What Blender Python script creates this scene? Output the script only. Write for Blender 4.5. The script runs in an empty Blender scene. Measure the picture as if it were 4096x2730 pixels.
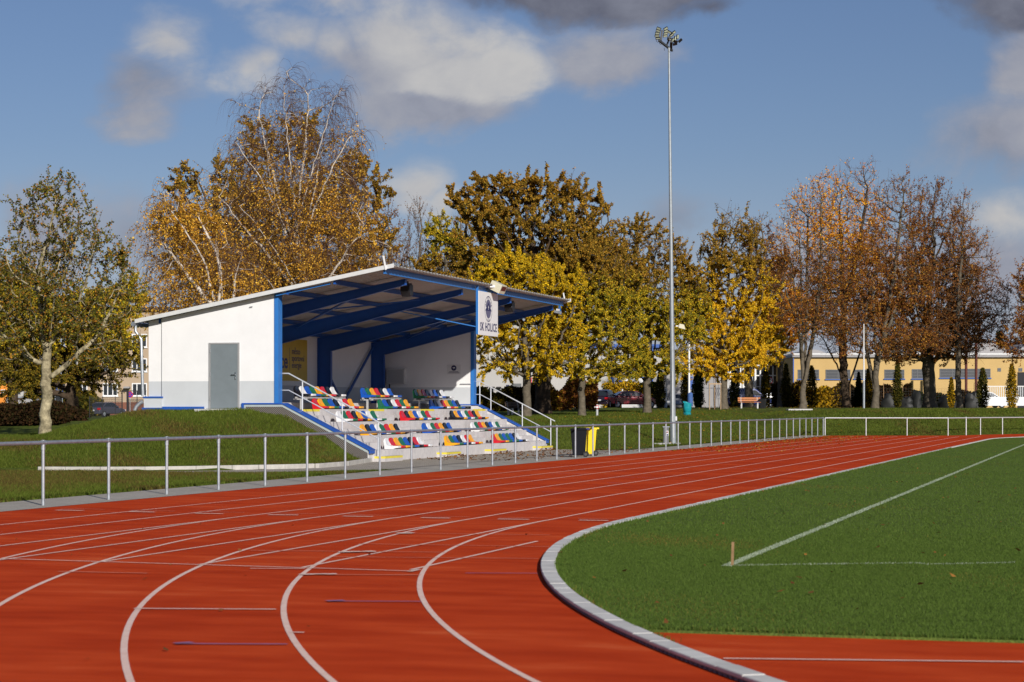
import bpy, bmesh, math, random
import numpy as np
from mathutils import Vector, Matrix
random.seed(7)
rng = np.random.default_rng(7)
S = bpy.context.scene
COL = S.collection
R = math.radians

# ---------------------------------------------------------------- camera frame
FPX, SHY, CAMH, YAW = 8534.28, 269.74, 1.6953, 0.27996      # focal length in pixels of a 4096-wide frame
CY, SY = math.cos(YAW), math.sin(YAW)

def ray(x, y):
    u = (x - 2048) / FPX
    return np.array([CY * u - SY, SY * u + CY, -((y - 1365) - SHY) / FPX])
def at(x, y, Z):            # a point Z metres deep, seen at (x, y) of the 4096-wide photograph
    return Vector((0, 0, CAMH)) + Vector(Z * ray(x, y))
def gp(x, y, z=0.0):        # the point of the level z
    d = ray(x, y); k = (z - CAMH) / d[2]
    return Vector((k * d[0], k * d[1], z))
D = 4096 / 2353.0
def atd(x, y, Z): return at(x * D, y * D, Z)

# ---------------------------------------------------------------- materials
MATS = {}
def srgb(r, g, b):
    def f(c):
        c /= 255.0
        return c / 12.92 if c <= 0.04045 else ((c + 0.055) / 1.055) ** 2.4
    return (f(r), f(g), f(b), 1)

def mat(name, col, rough=0.6, metal=0.0, var=0.0, scale=8.0, bump=0.0, bscale=60.0, spec=0.5, col2=None, dirt=None, coat=0.0):
    """a procedural Principled material: base colour mottled by noise, optional fine bump"""
    if name in MATS: return MATS[name]
    m = bpy.data.materials.new(name); m.use_nodes = True
    nt = m.node_tree; N = nt.nodes; L = nt.links
    b = N['Principled BSDF']
    b.inputs['Roughness'].default_value = rough
    b.inputs['Metallic'].default_value = metal
    b.inputs['Specular IOR Level'].default_value = spec
    if coat: b.inputs['Coat Weight'].default_value = coat
    tc = N.new('ShaderNodeTexCoord')
    if var > 0 or col2:
        n = N.new('ShaderNodeTexNoise'); n.inputs['Scale'].default_value = scale; n.inputs['Detail'].default_value = 6
        n.inputs['Roughness'].default_value = 0.65
        L.new(tc.outputs['Object'], n.inputs['Vector'])
        r = N.new('ShaderNodeValToRGB')
        c = col
        c2 = col2 or tuple(min(1, k * (1 + var)) for k in c[:3]) + (1,)
        c1 = col if col2 else tuple(k * (1 - var) for k in c[:3]) + (1,)
        r.color_ramp.elements[0].position = 0.32; r.color_ramp.elements[0].color = c1
        r.color_ramp.elements[1].position = 0.68; r.color_ramp.elements[1].color = c2
        L.new(n.outputs['Fac'], r.inputs['Fac'])
        L.new(r.outputs['Color'], b.inputs['Base Color'])
    else:
        b.inputs['Base Color'].default_value = col
    if bump > 0:
        n2 = N.new('ShaderNodeTexNoise'); n2.inputs['Scale'].default_value = bscale; n2.inputs['Detail'].default_value = 4
        L.new(tc.outputs['Object'], n2.inputs['Vector'])
        bp = N.new('ShaderNodeBump'); bp.inputs['Strength'].default_value = bump; bp.inputs['Distance'].default_value = 0.02
        L.new(n2.outputs['Fac'], bp.inputs['Height']); L.new(bp.outputs['Normal'], b.inputs['Normal'])
    MATS[name] = m
    return m

def ramp_mat(name, stops, scale, rough=0.8, detail=8, bump=0.0, bscale=40, mscale=None, stretch=(1, 1, 1), speck=None, spec=0.3):
    """noise -> colour ramp, with an optional second coarse noise and fine speckle"""
    m = bpy.data.materials.new(name); m.use_nodes = True
    nt = m.node_tree; N = nt.nodes; L = nt.links
    b = N['Principled BSDF']; b.inputs['Roughness'].default_value = rough
    b.inputs['Specular IOR Level'].default_value = spec
    tc = N.new('ShaderNodeTexCoord'); mp = N.new('ShaderNodeMapping'); mp.inputs['Scale'].default_value = stretch
    L.new(tc.outputs['Object'], mp.inputs['Vector'])
    n = N.new('ShaderNodeTexNoise'); n.inputs['Scale'].default_value = scale; n.inputs['Detail'].default_value = detail; n.inputs['Roughness'].default_value = 0.62
    L.new(mp.outputs['Vector'], n.inputs['Vector'])
    fac = n.outputs['Fac']
    if mscale:
        n3 = N.new('ShaderNodeTexNoise'); n3.inputs['Scale'].default_value = mscale; n3.inputs['Detail'].default_value = 5
        L.new(mp.outputs['Vector'], n3.inputs['Vector'])
        mx = N.new('ShaderNodeMath'); mx.operation = 'ADD'
        L.new(fac, mx.inputs[0]); L.new(n3.outputs['Fac'], mx.inputs[1])
        h = N.new('ShaderNodeMath'); h.operation = 'MULTIPLY'; h.inputs[1].default_value = 0.5
        L.new(mx.outputs[0], h.inputs[0]); fac = h.outputs[0]
    r = N.new('ShaderNodeValToRGB'); e = r.color_ramp.elements
    while len(e) < len(stops): e.new(0.5)
    for k, (p, c) in enumerate(stops):
        e[k].position = p; e[k].color = c
    L.new(fac, r.inputs['Fac'])
    out = r.outputs['Color']
    if speck:
        n4 = N.new('ShaderNodeTexNoise'); n4.inputs['Scale'].default_value = speck[0]; n4.inputs['Detail'].default_value = 2
        L.new(tc.outputs['Object'], n4.inputs['Vector'])
        r4 = N.new('ShaderNodeValToRGB'); r4.color_ramp.elements[0].position = 0.3; r4.color_ramp.elements[1].position = 0.7
        k = speck[1]
        r4.color_ramp.elements[0].color = (1 - k, 1 - k, 1 - k, 1); r4.color_ramp.elements[1].color = (1 + k, 1 + k, 1 + k, 1)
        L.new(n4.outputs['Fac'], r4.inputs['Fac'])
        mm = N.new('ShaderNodeMix'); mm.data_type = 'RGBA'; mm.blend_type = 'MULTIPLY'; mm.inputs['Factor'].default_value = 1
        L.new(out, mm.inputs['A']); L.new(r4.outputs['Color'], mm.inputs['B']); out = mm.outputs['Result']
    L.new(out, b.inputs['Base Color'])
    if bump > 0:
        n2 = N.new('ShaderNodeTexNoise'); n2.inputs['Scale'].default_value = bscale; n2.inputs['Detail'].default_value = 4
        L.new(tc.outputs['Object'], n2.inputs['Vector'])
        bp = N.new('ShaderNodeBump'); bp.inputs['Strength'].default_value = bump; bp.inputs['Distance'].default_value = 0.03
        L.new(n2.outputs['Fac'], bp.inputs['Height']); L.new(bp.outputs['Normal'], b.inputs['Normal'])
    MATS[name] = m
    return m

def leaf_mat(name, trans=0.25):
    """leaf colour comes from the leaf's own colour attribute; part of the light passes through"""
    m = bpy.data.materials.new(name); m.use_nodes = True
    nt = m.node_tree; N = nt.nodes; L = nt.links
    for n in list(N): N.remove(n)
    o = N.new('ShaderNodeOutputMaterial')
    a = N.new('ShaderNodeAttribute'); a.attribute_name = 'leafcol'
    d = N.new('ShaderNodeBsdfDiffuse'); t = N.new('ShaderNodeBsdfTranslucent'); mx = N.new('ShaderNodeMixShader')
    mx.inputs[0].default_value = trans
    L.new(a.outputs['Color'], d.inputs['Color']); L.new(a.outputs['Color'], t.inputs['Color'])
    L.new(d.outputs[0], mx.inputs[1]); L.new(t.outputs[0], mx.inputs[2]); L.new(mx.outputs[0], o.inputs[0])
    MATS[name] = m
    return m

# ---------------------------------------------------------------- objects
def tag(o, label=None, cat=None, group=None, kind=None):
    if label: o['label'] = label
    if cat: o['category'] = cat
    if group: o['group'] = group
    if kind: o['kind'] = kind
    return o
def thing(name, loc, label, cat, group=None, rz=0.0):
    o = bpy.data.objects.new(name, None); COL.objects.link(o)
    o.empty_display_size = 0.2
    o.location = loc; o.rotation_euler = (0, 0, rz)
    return tag(o, label, cat, group)
def children(o): return [c for c in o.children]
def copy_tree(o, parent=None):
    c = o.copy(); COL.objects.link(c)
    if parent is not None: c.parent = parent
    for ch in children(o): copy_tree(ch, c)
    return c

class MB:
    """collects simple solids and builds them as one mesh"""
    def __init__(s): s.v = []; s.f = []; s.m = []; s.mi = 0
    def add(s, vs, fs):
        k = len(s.v); s.v += [tuple(v) for v in vs]
        for f in fs: s.f.append(tuple(i + k for i in f)); s.m.append(s.mi)
        return s
    def box(s, x0, x1, y0, y1, z0, z1):
        vs = [(x0, y0, z0), (x1, y0, z0), (x1, y1, z0), (x0, y1, z0), (x0, y0, z1), (x1, y0, z1), (x1, y1, z1), (x0, y1, z1)]
        return s.add(vs, [(0, 3, 2, 1), (4, 5, 6, 7), (0, 1, 5, 4), (1, 2, 6, 5), (2, 3, 7, 6), (3, 0, 4, 7)])
    def hexa(s, a, b):      # two quads of 4 points (bottom, top)
        return s.add(list(a) + list(b), [(0, 3, 2, 1), (4, 5, 6, 7), (0, 1, 5, 4), (1, 2, 6, 5), (2, 3, 7, 6), (3, 0, 4, 7)])
    def beam(s, p, q, w, h, up=(0, 0, 1)):
        p, q = Vector(p), Vector(q); d = (q - p).normalized(); up = Vector(up)
        sd = d.cross(up)
        if sd.length < 1e-5: sd = d.cross(Vector((1, 0, 0)))
        sd.normalize(); u = sd.cross(d).normalized()
        a = [p + sd * (i * w / 2) + u * (j * h / 2) for i, j in ((-1, -1), (1, -1), (1, 1), (-1, 1))]
        b = [q + sd * (i * w / 2) + u * (j * h / 2) for i, j in ((-1, -1), (1, -1), (1, 1), (-1, 1))]
        return s.add(a + b, [(0, 1, 2, 3), (7, 6, 5, 4), (0, 4, 5, 1), (1, 5, 6, 2), (2, 6, 7, 3), (3, 7, 4, 0)])
    def tube(s, pts, r, n=10, cap=True):
        pts = [Vector(p) for p in pts]
        rr = r if isinstance(r, (list, tuple)) else [r] * len(pts)
        k = len(s.v); prev = None
        for i, p in enumerate(pts):
            t = (pts[min(i + 1, len(pts) - 1)] - pts[max(i - 1, 0)]).normalized()
            if prev is None:
                a = Vector((0, 0, 1)) if abs(t.z) < 0.9 else Vector((1, 0, 0))
                a = (a - t * a.dot(t)).normalized()
            else:
                a = (prev - t * prev.dot(t)).normalized()
            prev = a; b = t.cross(a)
            for j in range(n):
                g = 2 * math.pi * j / n
                s.v.append(tuple(p + (a * math.cos(g) + b * math.sin(g)) * rr[i]))
        for i in range(len(pts) - 1):
            for j in range(n):
                j2 = (j + 1) % n
                s.f.append((k + i * n + j, k + i * n + j2, k + (i + 1) * n + j2, k + (i + 1) * n + j)); s.m.append(s.mi)
        if cap:
            s.f.append(tuple(k + j for j in reversed(range(n)))); s.m.append(s.mi)
            s.f.append(tuple(k + (len(pts) - 1) * n + j for j in range(n))); s.m.append(s.mi)
        return s
    def prism(s, poly, axis, a, b):
        """poly: 2-D outline; extruded along axis 'x'|'y'|'z' from a to b"""
        def P(u, v, w):
            return {'x': (w, u, v), 'y': (u, w, v), 'z': (u, v, w)}[axis]
        n = len(poly)
        vs = [P(u, v, a) for u, v in poly] + [P(u, v, b) for u, v in poly]
        fs = [tuple(range(n)), tuple(reversed(range(n, 2 * n)))]
        for i in range(n):
            j = (i + 1) % n; fs.append((i, i + n, j + n, j))
        return s.add(vs, fs)
    def lathe(s, c, prof, n=16):
        k = len(s.v); c = Vector(c)
        for r, z in prof:
            for j in range(n):
                g = 2 * math.pi * j / n; s.v.append((c.x + r * math.cos(g), c.y + r * math.sin(g), c.z + z))
        for i in range(len(prof) - 1):
            for j in range(n):
                j2 = (j + 1) % n
                s.f.append((k + i * n + j, k + i * n + j2, k + (i + 1) * n + j2, k + (i + 1) * n + j)); s.m.append(s.mi)
        s.f.append(tuple(k + j for j in reversed(range(n)))); s.m.append(s.mi)
        s.f.append(tuple(k + (len(prof) - 1) * n + j for j in range(n))); s.m.append(s.mi)
        return s
    def build(s, name, mats, parent=None, smooth=False, bevel=0.0, bseg=2, world=True, fix=True):
        if not isinstance(mats, (list, tuple)): mats = [mats]
        me = bpy.data.meshes.new(name)
        v = s.v
        if parent is not None and world:
            p = parent
            off = Vector((0, 0, 0))
            while p is not None: off += p.location; p = p.parent
            v = [(a - off.x, b - off.y, c - off.z) for a, b, c in v]
        me.from_pydata(v, [], s.f)
        for m in mats: me.materials.append(m)
        me.polygons.foreach_set('material_index', s.m)
        if fix:
            bm = bmesh.new(); bm.from_mesh(me)
            bmesh.ops.recalc_face_normals(bm, faces=bm.faces[:])
            bm.to_mesh(me); bm.free()
        me.update()
        o = bpy.data.objects.new(name, me); COL.objects.link(o)
        if parent is not None: o.parent = parent
        if smooth:
            me.polygons.foreach_set('use_smooth', [True] * len(me.polygons))
            me.set_sharp_from_angle(angle=R(38))
        if bevel > 0:
            b = o.modifiers.new('bevel', 'BEVEL'); b.width = bevel; b.segments = bseg; b.limit_method = 'ANGLE'; b.angle_limit = R(40)
        return o

def np_mesh(name, V, F, m, parent=None, col=None, smooth=False, off=None):
    """V n x 3, F k x c (all faces with c corners)"""
    V = np.asarray(V, dtype=np.float64)
    if off is not None: V = V - np.array(off)
    F = np.asarray(F, dtype=np.int32)
    me = bpy.data.meshes.new(name)
    me.vertices.add(len(V)); me.vertices.foreach_set('co', V.astype(np.float32).ravel())
    c = F.shape[1]
    me.loops.add(F.size); me.loops.foreach_set('vertex_index', F.ravel())
    me.polygons.add(len(F)); me.polygons.foreach_set('loop_start', np.arange(0, F.size, c, dtype=np.int32))
    me.update(calc_edges=True)
    if col is not None:
        a = me.color_attributes.new('leafcol', 'FLOAT_COLOR', 'POINT')
        a.data.foreach_set('color', np.hstack([col, np.ones((len(col), 1))]).astype(np.float32).ravel())
    if smooth: me.polygons.foreach_set('use_smooth', np.ones(len(F), dtype=bool))
    me.materials.append(m); me.validate()
    o = bpy.data.objects.new(name, me); COL.objects.link(o)
    if parent is not None: o.parent = parent
    return o

def text_mesh(body, size, m, name, loc, xdir, ydir, parent=None, thick=0.003, align='LEFT', sx=1.0, shear=0.0, spacing=1.0, boldoff=0.0, fit=None):
    """letters as a mesh lying on the plane spanned by xdir (reading direction) and ydir (up)"""
    cu = bpy.data.curves.new(name, 'FONT'); cu.body = body; cu.size = size; cu.align_x = align; cu.extrude = thick; cu.shear = shear
    cu.space_character = spacing; cu.offset = boldoff; cu.resolution_u = 3
    o = bpy.data.objects.new(name, cu); COL.objects.link(o)
    dg = bpy.context.evaluated_depsgraph_get()
    me = bpy.data.meshes.new_from_object(o.evaluated_get(dg))
    bpy.data.objects.remove(o); bpy.data.curves.remove(cu)
    if fit:
        xs = [v.co.x for v in me.vertices]; sx = fit / (max(xs) - min(xs))
    X = Vector(xdir).normalized(); Yv = Vector(ydir).normalized(); Zv = X.cross(Yv)
    M = Matrix((X * sx, Yv, Zv)).transposed().to_4x4(); M.translation = Vector(loc)
    if parent is not None:
        p = parent; off = Vector((0, 0, 0))
        while p is not None: off += p.location; p = p.parent
        M.translation = Vector(loc) - off
    me.transform(M); me.materials.clear(); me.materials.append(m)
    ob = bpy.data.objects.new(name, me); COL.objects.link(ob)
    if parent is not None: ob.parent = parent
    return ob

def sm(t):
    t = np.clip(t, 0, 1); return t * t * (3 - 2 * t)

# ---------------------------------------------------------------- palette
M_GALV = mat('galvanised_steel', (0.42, 0.45, 0.48, 1), rough=0.42, metal=0.55, var=0.18, scale=14, bump=0.05, bscale=80)
M_GALVD = mat('weathered_zinc', (0.30, 0.33, 0.37, 1), rough=0.5, metal=0.5, var=0.2, scale=9)
M_WHITEWALL = mat('white_render', (0.79, 0.79, 0.785, 1), rough=0.9, var=0.035, scale=1.3, bump=0.12, bscale=140, spec=0.2)
M_GREYBAND = mat('grey_plinth_render', (0.53, 0.555, 0.575, 1), rough=0.9, var=0.04, scale=1.2, bump=0.12, bscale=140, spec=0.2)
M_BLUE = mat('blue_steel_paint', (0.016, 0.09, 0.40, 1), rough=0.45, var=0.08, scale=5)
M_BLUEL = mat('light_blue_steel_paint', (0.028, 0.17, 0.50, 1), rough=0.42, var=0.06, scale=5)
M_FRAMESHADE = mat('frame_blue_shaded', (0.012, 0.085, 0.36, 1), rough=0.42, var=0.08, scale=4)  # same blue steel paint, darkened to stand in for shade under the roof
M_NAVY = mat('navy_frame_shade', (0.012, 0.05, 0.20, 1), rough=0.45, var=0.1, scale=4)  # navy look of the shaded frames put into the colour
M_CONC = mat('pale_concrete', (0.56, 0.55, 0.54, 1), rough=0.9, var=0.07, scale=2.2, bump=0.15, bscale=50, spec=0.2)
M_CONCD = mat('kerb_concrete', (0.46, 0.44, 0.40, 1), rough=0.92, var=0.16, scale=3.5, bump=0.3, bscale=40, spec=0.2)
M_DOOR = mat('grey_door_paint', (0.17, 0.20, 0.215, 1), rough=0.5, var=0.06, scale=3)
M_TRIM = mat('white_metal_trim', (0.62, 0.63, 0.62, 1), rough=0.5, var=0.06, scale=6)
M_SOFFIT = mat('roof_sheet_underside', (0.44, 0.41, 0.37, 1), rough=0.6, var=0.06, scale=3)
M_YEL = mat('yellow_edge_paint', (0.72, 0.60, 0.06, 1), rough=0.7, var=0.15, scale=12)
M_BLACK = mat('black_plastic', (0.012, 0.012, 0.014, 1), rough=0.45)
M_RUBBER = mat('black_rubber', (0.015, 0.015, 0.015, 1), rough=0.8)
M_DARKGLASS = mat('dark_window_glass', (0.02, 0.025, 0.03, 1), rough=0.12, spec=0.8)
M_CHROME = mat('brushed_metal', (0.6, 0.6, 0.6, 1), rough=0.3, metal=1.0)
M_WHITE = mat('white_paint', (0.75, 0.75, 0.74, 1), rough=0.5, var=0.04, scale=6)
M_CREAM = mat('cream_plastic', (0.60, 0.57, 0.42, 1), rough=0.5)
M_INK = mat('navy_lettering', (0.02, 0.02, 0.09, 1), rough=0.6)
M_WOODST = mat('weathered_wood', (0.28, 0.17, 0.08, 1), rough=0.85, var=0.3, scale=10)
# ================================================================ SETTING: terrain, track, infield, paving
KL, TC, RB, LW = -7.196, 31.15, 35.78, 1.22        # inner kerb line, where the bend starts, bend radius, lane width
BCX = KL + RB                                       # bend centre x
FARC = 117.8                                        # start of the far bend
FP0 = Vector((-18.14, 133.4, 0)); FD = Vector((CY, SY, 0))   # far railing starts here and runs across

kerb_px = [(1466, 1850.6), (1378, 1864), (1260, 1873.6), (1141, 1877), (929, 1881), (785, 1884), (580, 1887), (400, 1887.5), (260, 1887.5), (150, 1887)]
KP = [gp(x, y) for x, y in kerb_px]
KP = [Vector((-22.97, 63.45, 0))] + KP
KX = np.array([p.x for p in KP][::-1]); KY = np.array([p.y for p in KP][::-1])

FPTS = [FP0 + FD * (0.12 + 2.56 * k) for k in range(4)]      # posts of the far railing
for zx, Z in [(1747, 135.0), (1897, 137.0), (2127, 139.6), (2480, 143.0), (2760, 146), (3100, 150), (4200, 160)]:
    d = ray(3196 + zx / 2.6133, 1700); FPTS.append(Vector((d[0] * Z, d[1] * Z, 0)))
FEN_E = [(p - FP0).dot(FD) for p in FPTS]; FEN_S = [(p - FP0).dot(Vector((-SY, CY, 0))) for p in FPTS]
def zplat(Y): return np.clip(1.2 + (Y - 125) * 0.0125, 1.15, 1.75)
def hterr(X, Y):
    X = np.asarray(X, float); Y = np.asarray(Y, float)
    h = np.full(np.broadcast(X, Y).shape, -0.05)
    X, Y = np.broadcast_arrays(X, Y)
    # mound round the near end of the stand
    top = np.interp(X, [-70, -45, -35, -33, -31.6, -30.6, -27, -25.7, -24.5, -23.7, -23.15, -22.9], [0.62, 0.68, 0.78, 0.95, 1.35, 1.62, 1.63, 1.45, 0.84, 0.28, 0.06, -0.05])
    yk = np.interp(X, KX, KY, left=51.4)
    t = (Y - yk - 0.1) / np.maximum(63.3 - yk, 0.3)
    rise = np.where(t < 0, 0, 0.45 * sm(t) + 0.55 * np.clip(t, 0, 1) ** 0.85)
    mound = np.where(t > 0, 0.09 + (top - 0.09) * np.clip(rise, 0, 1), -0.012)
    west = X < -22.9
    base = 0.85 + (zplat(Y) - 0.85) * sm((X + 75) / 38)
    k = sm((Y - 64.5) / 16)
    leftside = np.where(Y > 63.4, top * (1 - k) + base * k, mound)
    h = np.where(west & (Y < 85.2), leftside, h)
    # bank on the far side of the stand and behind the railing
    toe = -22.4 + 2.75 * sm((Y - 84.5) / 7)
    b = zplat(Y) * sm((toe - X) / 7.0) ** 0.85
    nb = np.where(X < toe, np.maximum(b, -0.012), np.where(X < -19.4, -0.012, -0.05))
    h = np.where((Y >= 85.2) & (X < -19.4), np.where(X < -45, base, nb), h)
    h = np.where((Y >= 85.2) & (X < -33) & (X >= -45), nb + (base - nb) * sm((-33 - X) / 12), h)
    # bank beyond the far railing
    s = (X - FP0.x) * -SY + (Y - FP0.y) * CY
    e = (X - FP0.x) * CY + (Y - FP0.y) * SY
    bow = np.interp(e, FEN_E, FEN_S)
    fb = zplat(np.maximum(Y, 150)) * sm((s - 0.5 - bow) / 6.5)
    h = np.where((s > 0.5) & (e > -8), np.maximum(h, fb * sm((e + 8) / 8) - 0.02), h)
    # nothing inside the stand
    h = np.where((Y > 63.7) & (Y < 85.18) & (X > -30.45) & (X < -22.8), -0.05, h)
    h = np.where((X < -19.4) & (X > -22.95) & (Y < 85.0), np.minimum(h, -0.012), h)
    h = np.where((X < -19.4) & (Y < 51.3), -0.012, h)
    n = 0.03 * np.sin(X * 1.9 + Y * 0.7) * np.sin(Y * 1.3 - X * 0.4) + 0.02 * np.sin(X * 4.1) * np.sin(Y * 3.7)
    return h + np.where(h > 0.12, n, 0)

def axis(a, b, st, lo, hi, extra=()):
    v = list(np.arange(a, b + 1e-6, st)); x = a; d = st
    while x > lo: d *= 1.35; x -= d; v.append(x)
    x = b; d = st
    while x < hi: d *= 1.35; x += d; v.append(x)
    v += list(extra)
    v = np.unique(np.round(v, 3)); keep = [v[0]]
    for q in v[1:]:
        if q - keep[-1] > 0.04: keep.append(q)
    return np.array(keep)
gx = axis(-48, 30, 0.5, -2500, 2500, (-30.46, -30.44, -22.96, -22.9, -22.79, -19.41, -19.39))
gy = axis(46, 165, 0.5, -400, 4500, (63.41, 63.69, 63.75, 84.9, 84.97, 85.15, 85.21))
GX, GY = np.meshgrid(gx, gy, indexing='ij')
GZ = hterr(GX, GY)
nx, ny = GX.shape
V = np.stack([GX.ravel(), GY.ravel(), GZ.ravel()], 1)
ii, jj = np.meshgrid(np.arange(nx - 1), np.arange(ny - 1), indexing='ij')
q = (ii * ny + jj).ravel()
F = np.stack([q, q + ny, q + ny + 1, q + 1], 1)
M_LAWN = ramp_mat('lawn_grass', [(0.30, srgb(78, 68, 36)), (0.42, srgb(66, 74, 26)), (0.52, srgb(80, 92, 32)), (0.62, srgb(92, 102, 38)), (0.76, srgb(120, 106, 56))],
                  0.55, rough=0.95, mscale=5, bump=0.6, bscale=14, speck=(38, 0.45), spec=0.1)
tag(np_mesh('lawn', V, F, M_LAWN, smooth=True), kind='structure')

M_TRACK = ramp_mat('red_track_rubber', [(0.30, srgb(166, 50, 16)), (0.46, srgb(188, 62, 24)), (0.58, srgb(202, 74, 32)), (0.72, srgb(218, 102, 58))],
                   0.30, rough=0.85, mscale=1.7, bump=0.25, bscale=220, speck=(160, 0.16), stretch=(0.55, 1.5, 1), spec=0.03)
def sheet(name, pts, z, m, kind='structure', skirt=0.0):
    bm = bmesh.new(); vs = [bm.verts.new((p[0], p[1], z)) for p in pts]
    f = bm.faces.new(vs)
    if f.normal.z < 0: f.normal_flip()
    if skirt:
        r = bmesh.ops.extrude_face_region(bm, geom=[f]); 
        for v in [g for g in r['geom'] if isinstance(g, bmesh.types.BMVert)]: v.co.z = z
        for v in vs: v.co.z = z - skirt
    bmesh.ops.triangulate(bm, faces=bm.faces[:], ngon_method='EAR_CLIP')
    bmesh.ops.recalc_face_normals(bm, faces=bm.faces[:])
    me = bpy.data.meshes.new(name); bm.to_mesh(me); bm.free(); me.materials.append(m)
    o = bpy.data.objects.new(name, me); COL.objects.link(o); return tag(o, kind=kind)
TX0 = -17.72
far_pts = []
for p in FPTS:
    p = p + Vector((-SY, CY, 0)) * .22; far_pts.append((p.x, p.y))
sheet('running_track', [(TX0, -12)] + [(TX0, 133.0)] + far_pts + [(90, 120), (75, -12)], 0.0, M_TRACK)

# infield grass
def arc(cx, cy, r, a0, a1, n): return [(cx + r * math.cos(a0 + (a1 - a0) * i / n), cy + r * math.sin(a0 + (a1 - a0) * i / n)) for i in range(n + 1)]
DZY = 15.82
ri = RB - 0.145
aD = math.pi + math.asin((TC - DZY) / ri)
inf = arc(BCX, TC, ri, aD, math.pi, 28) + arc(BCX, FARC, ri, math.pi, 0, 60) + arc(BCX, TC, ri, 0, -(aD - math.pi), 28)
M_PITCH = ramp_mat('pitch_grass', [(0.32, srgb(72, 88, 38)), (0.48, srgb(84, 100, 44)), (0.60, srgb(92, 110, 48)), (0.75, srgb(108, 116, 56))],
                   0.45, rough=0.95, mscale=3.1, bump=0.5, bscale=30, speck=(70, 0.4), spec=0.1)
sheet('pitch', inf, 0.02, M_PITCH, skirt=0.05)

# paving
M_PAVE = ramp_mat('concrete_paving', [(0.3, srgb(150, 143, 132)), (0.5, srgb(166, 160, 150)), (0.7, srgb(180, 174, 164))], 1.1, rough=0.95, mscale=7, bump=0.2, bscale=60, speck=(45, 0.18), spec=0.15)
sheet('concrete_edging_path', [(-19.42, 5), (-17.72, 5), (-17.72, 133.6), (-19.42, 133.6)], 0.004, M_PAVE)
M_BRICKP = bpy.data.materials.new('grey_block_paving'); M_BRICKP.use_nodes = True
nt = M_BRICKP.node_tree; b = nt.nodes['Principled BSDF']; b.inputs['Roughness'].default_value = 0.95; b.inputs['Specular IOR Level'].default_value = 0.15
tc = nt.nodes.new('ShaderNodeTexCoord'); br = nt.nodes.new('ShaderNodeTexBrick'); br.inputs['Scale'].default_value = 1
br.inputs['Brick Width'].default_value = 0.2; br.inputs['Row Height'].default_value = 0.1; br.inputs['Mortar Size'].default_value = 0.006
br.inputs['Color1'].default_value = srgb(158, 150, 138); br.inputs['Color2'].default_value = srgb(176, 168, 156); br.inputs['Mortar'].default_value = srgb(112, 102, 90)
nt.links.new(tc.outputs['Object'], br.inputs['Vector']); nt.links.new(br.outputs['Color'], b.inputs['Base Color'])
low_px = [(535, 1888.6), (720, 1893), (900, 1893), (1090, 1890), (1282, 1885), (1450, 1881.5), (1560, 1880)]
LP = [gp(x, y) for x, y in low_px]
path_poly = [(-19.42, LP[-1].y + 2)] + [(p.x, p.y) for p in LP[::-1]] + [(p.x, p.y) for p in KP[7::-1]] + [(-22.97, 85.1), (-22.2, 85.3), (-20.6, 83.4), (-19.42, 84.6)]
sheet('block_paving', path_poly, 0.004, M_BRICKP)

# path kerb stones
kb = MB()
for i in range(len(KP) - 1):
    a, c = KP[i], KP[i + 1]; n = max(1, round((c - a).length / 1.0))
    for j in range(n):
        p = a.lerp(c, j / n); e = a.lerp(c, (j + 1) / n); d = (e - p).normalized(); s = Vector((d.y, -d.x, 0))
        if s.y < 0: s = -s
        g = d * 0.006; z1 = 0.13 if p.x > -28 else 0.10
        kb.hexa([p + g + Vector((0, 0, -.05)), e - g + Vector((0, 0, -.05)), e - g + s * .12 + Vector((0, 0, -.05)), p + g + s * .12 + Vector((0, 0, -.05))],
                [p + g + Vector((0, 0, z1)), e - g + Vector((0, 0, z1)), e - g + s * .12 + Vector((0, 0, z1)), p + g + s * .12 + Vector((0, 0, z1))])
tag(kb.build('path_kerb', M_CONCD, bevel=0.012), kind='structure')

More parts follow.
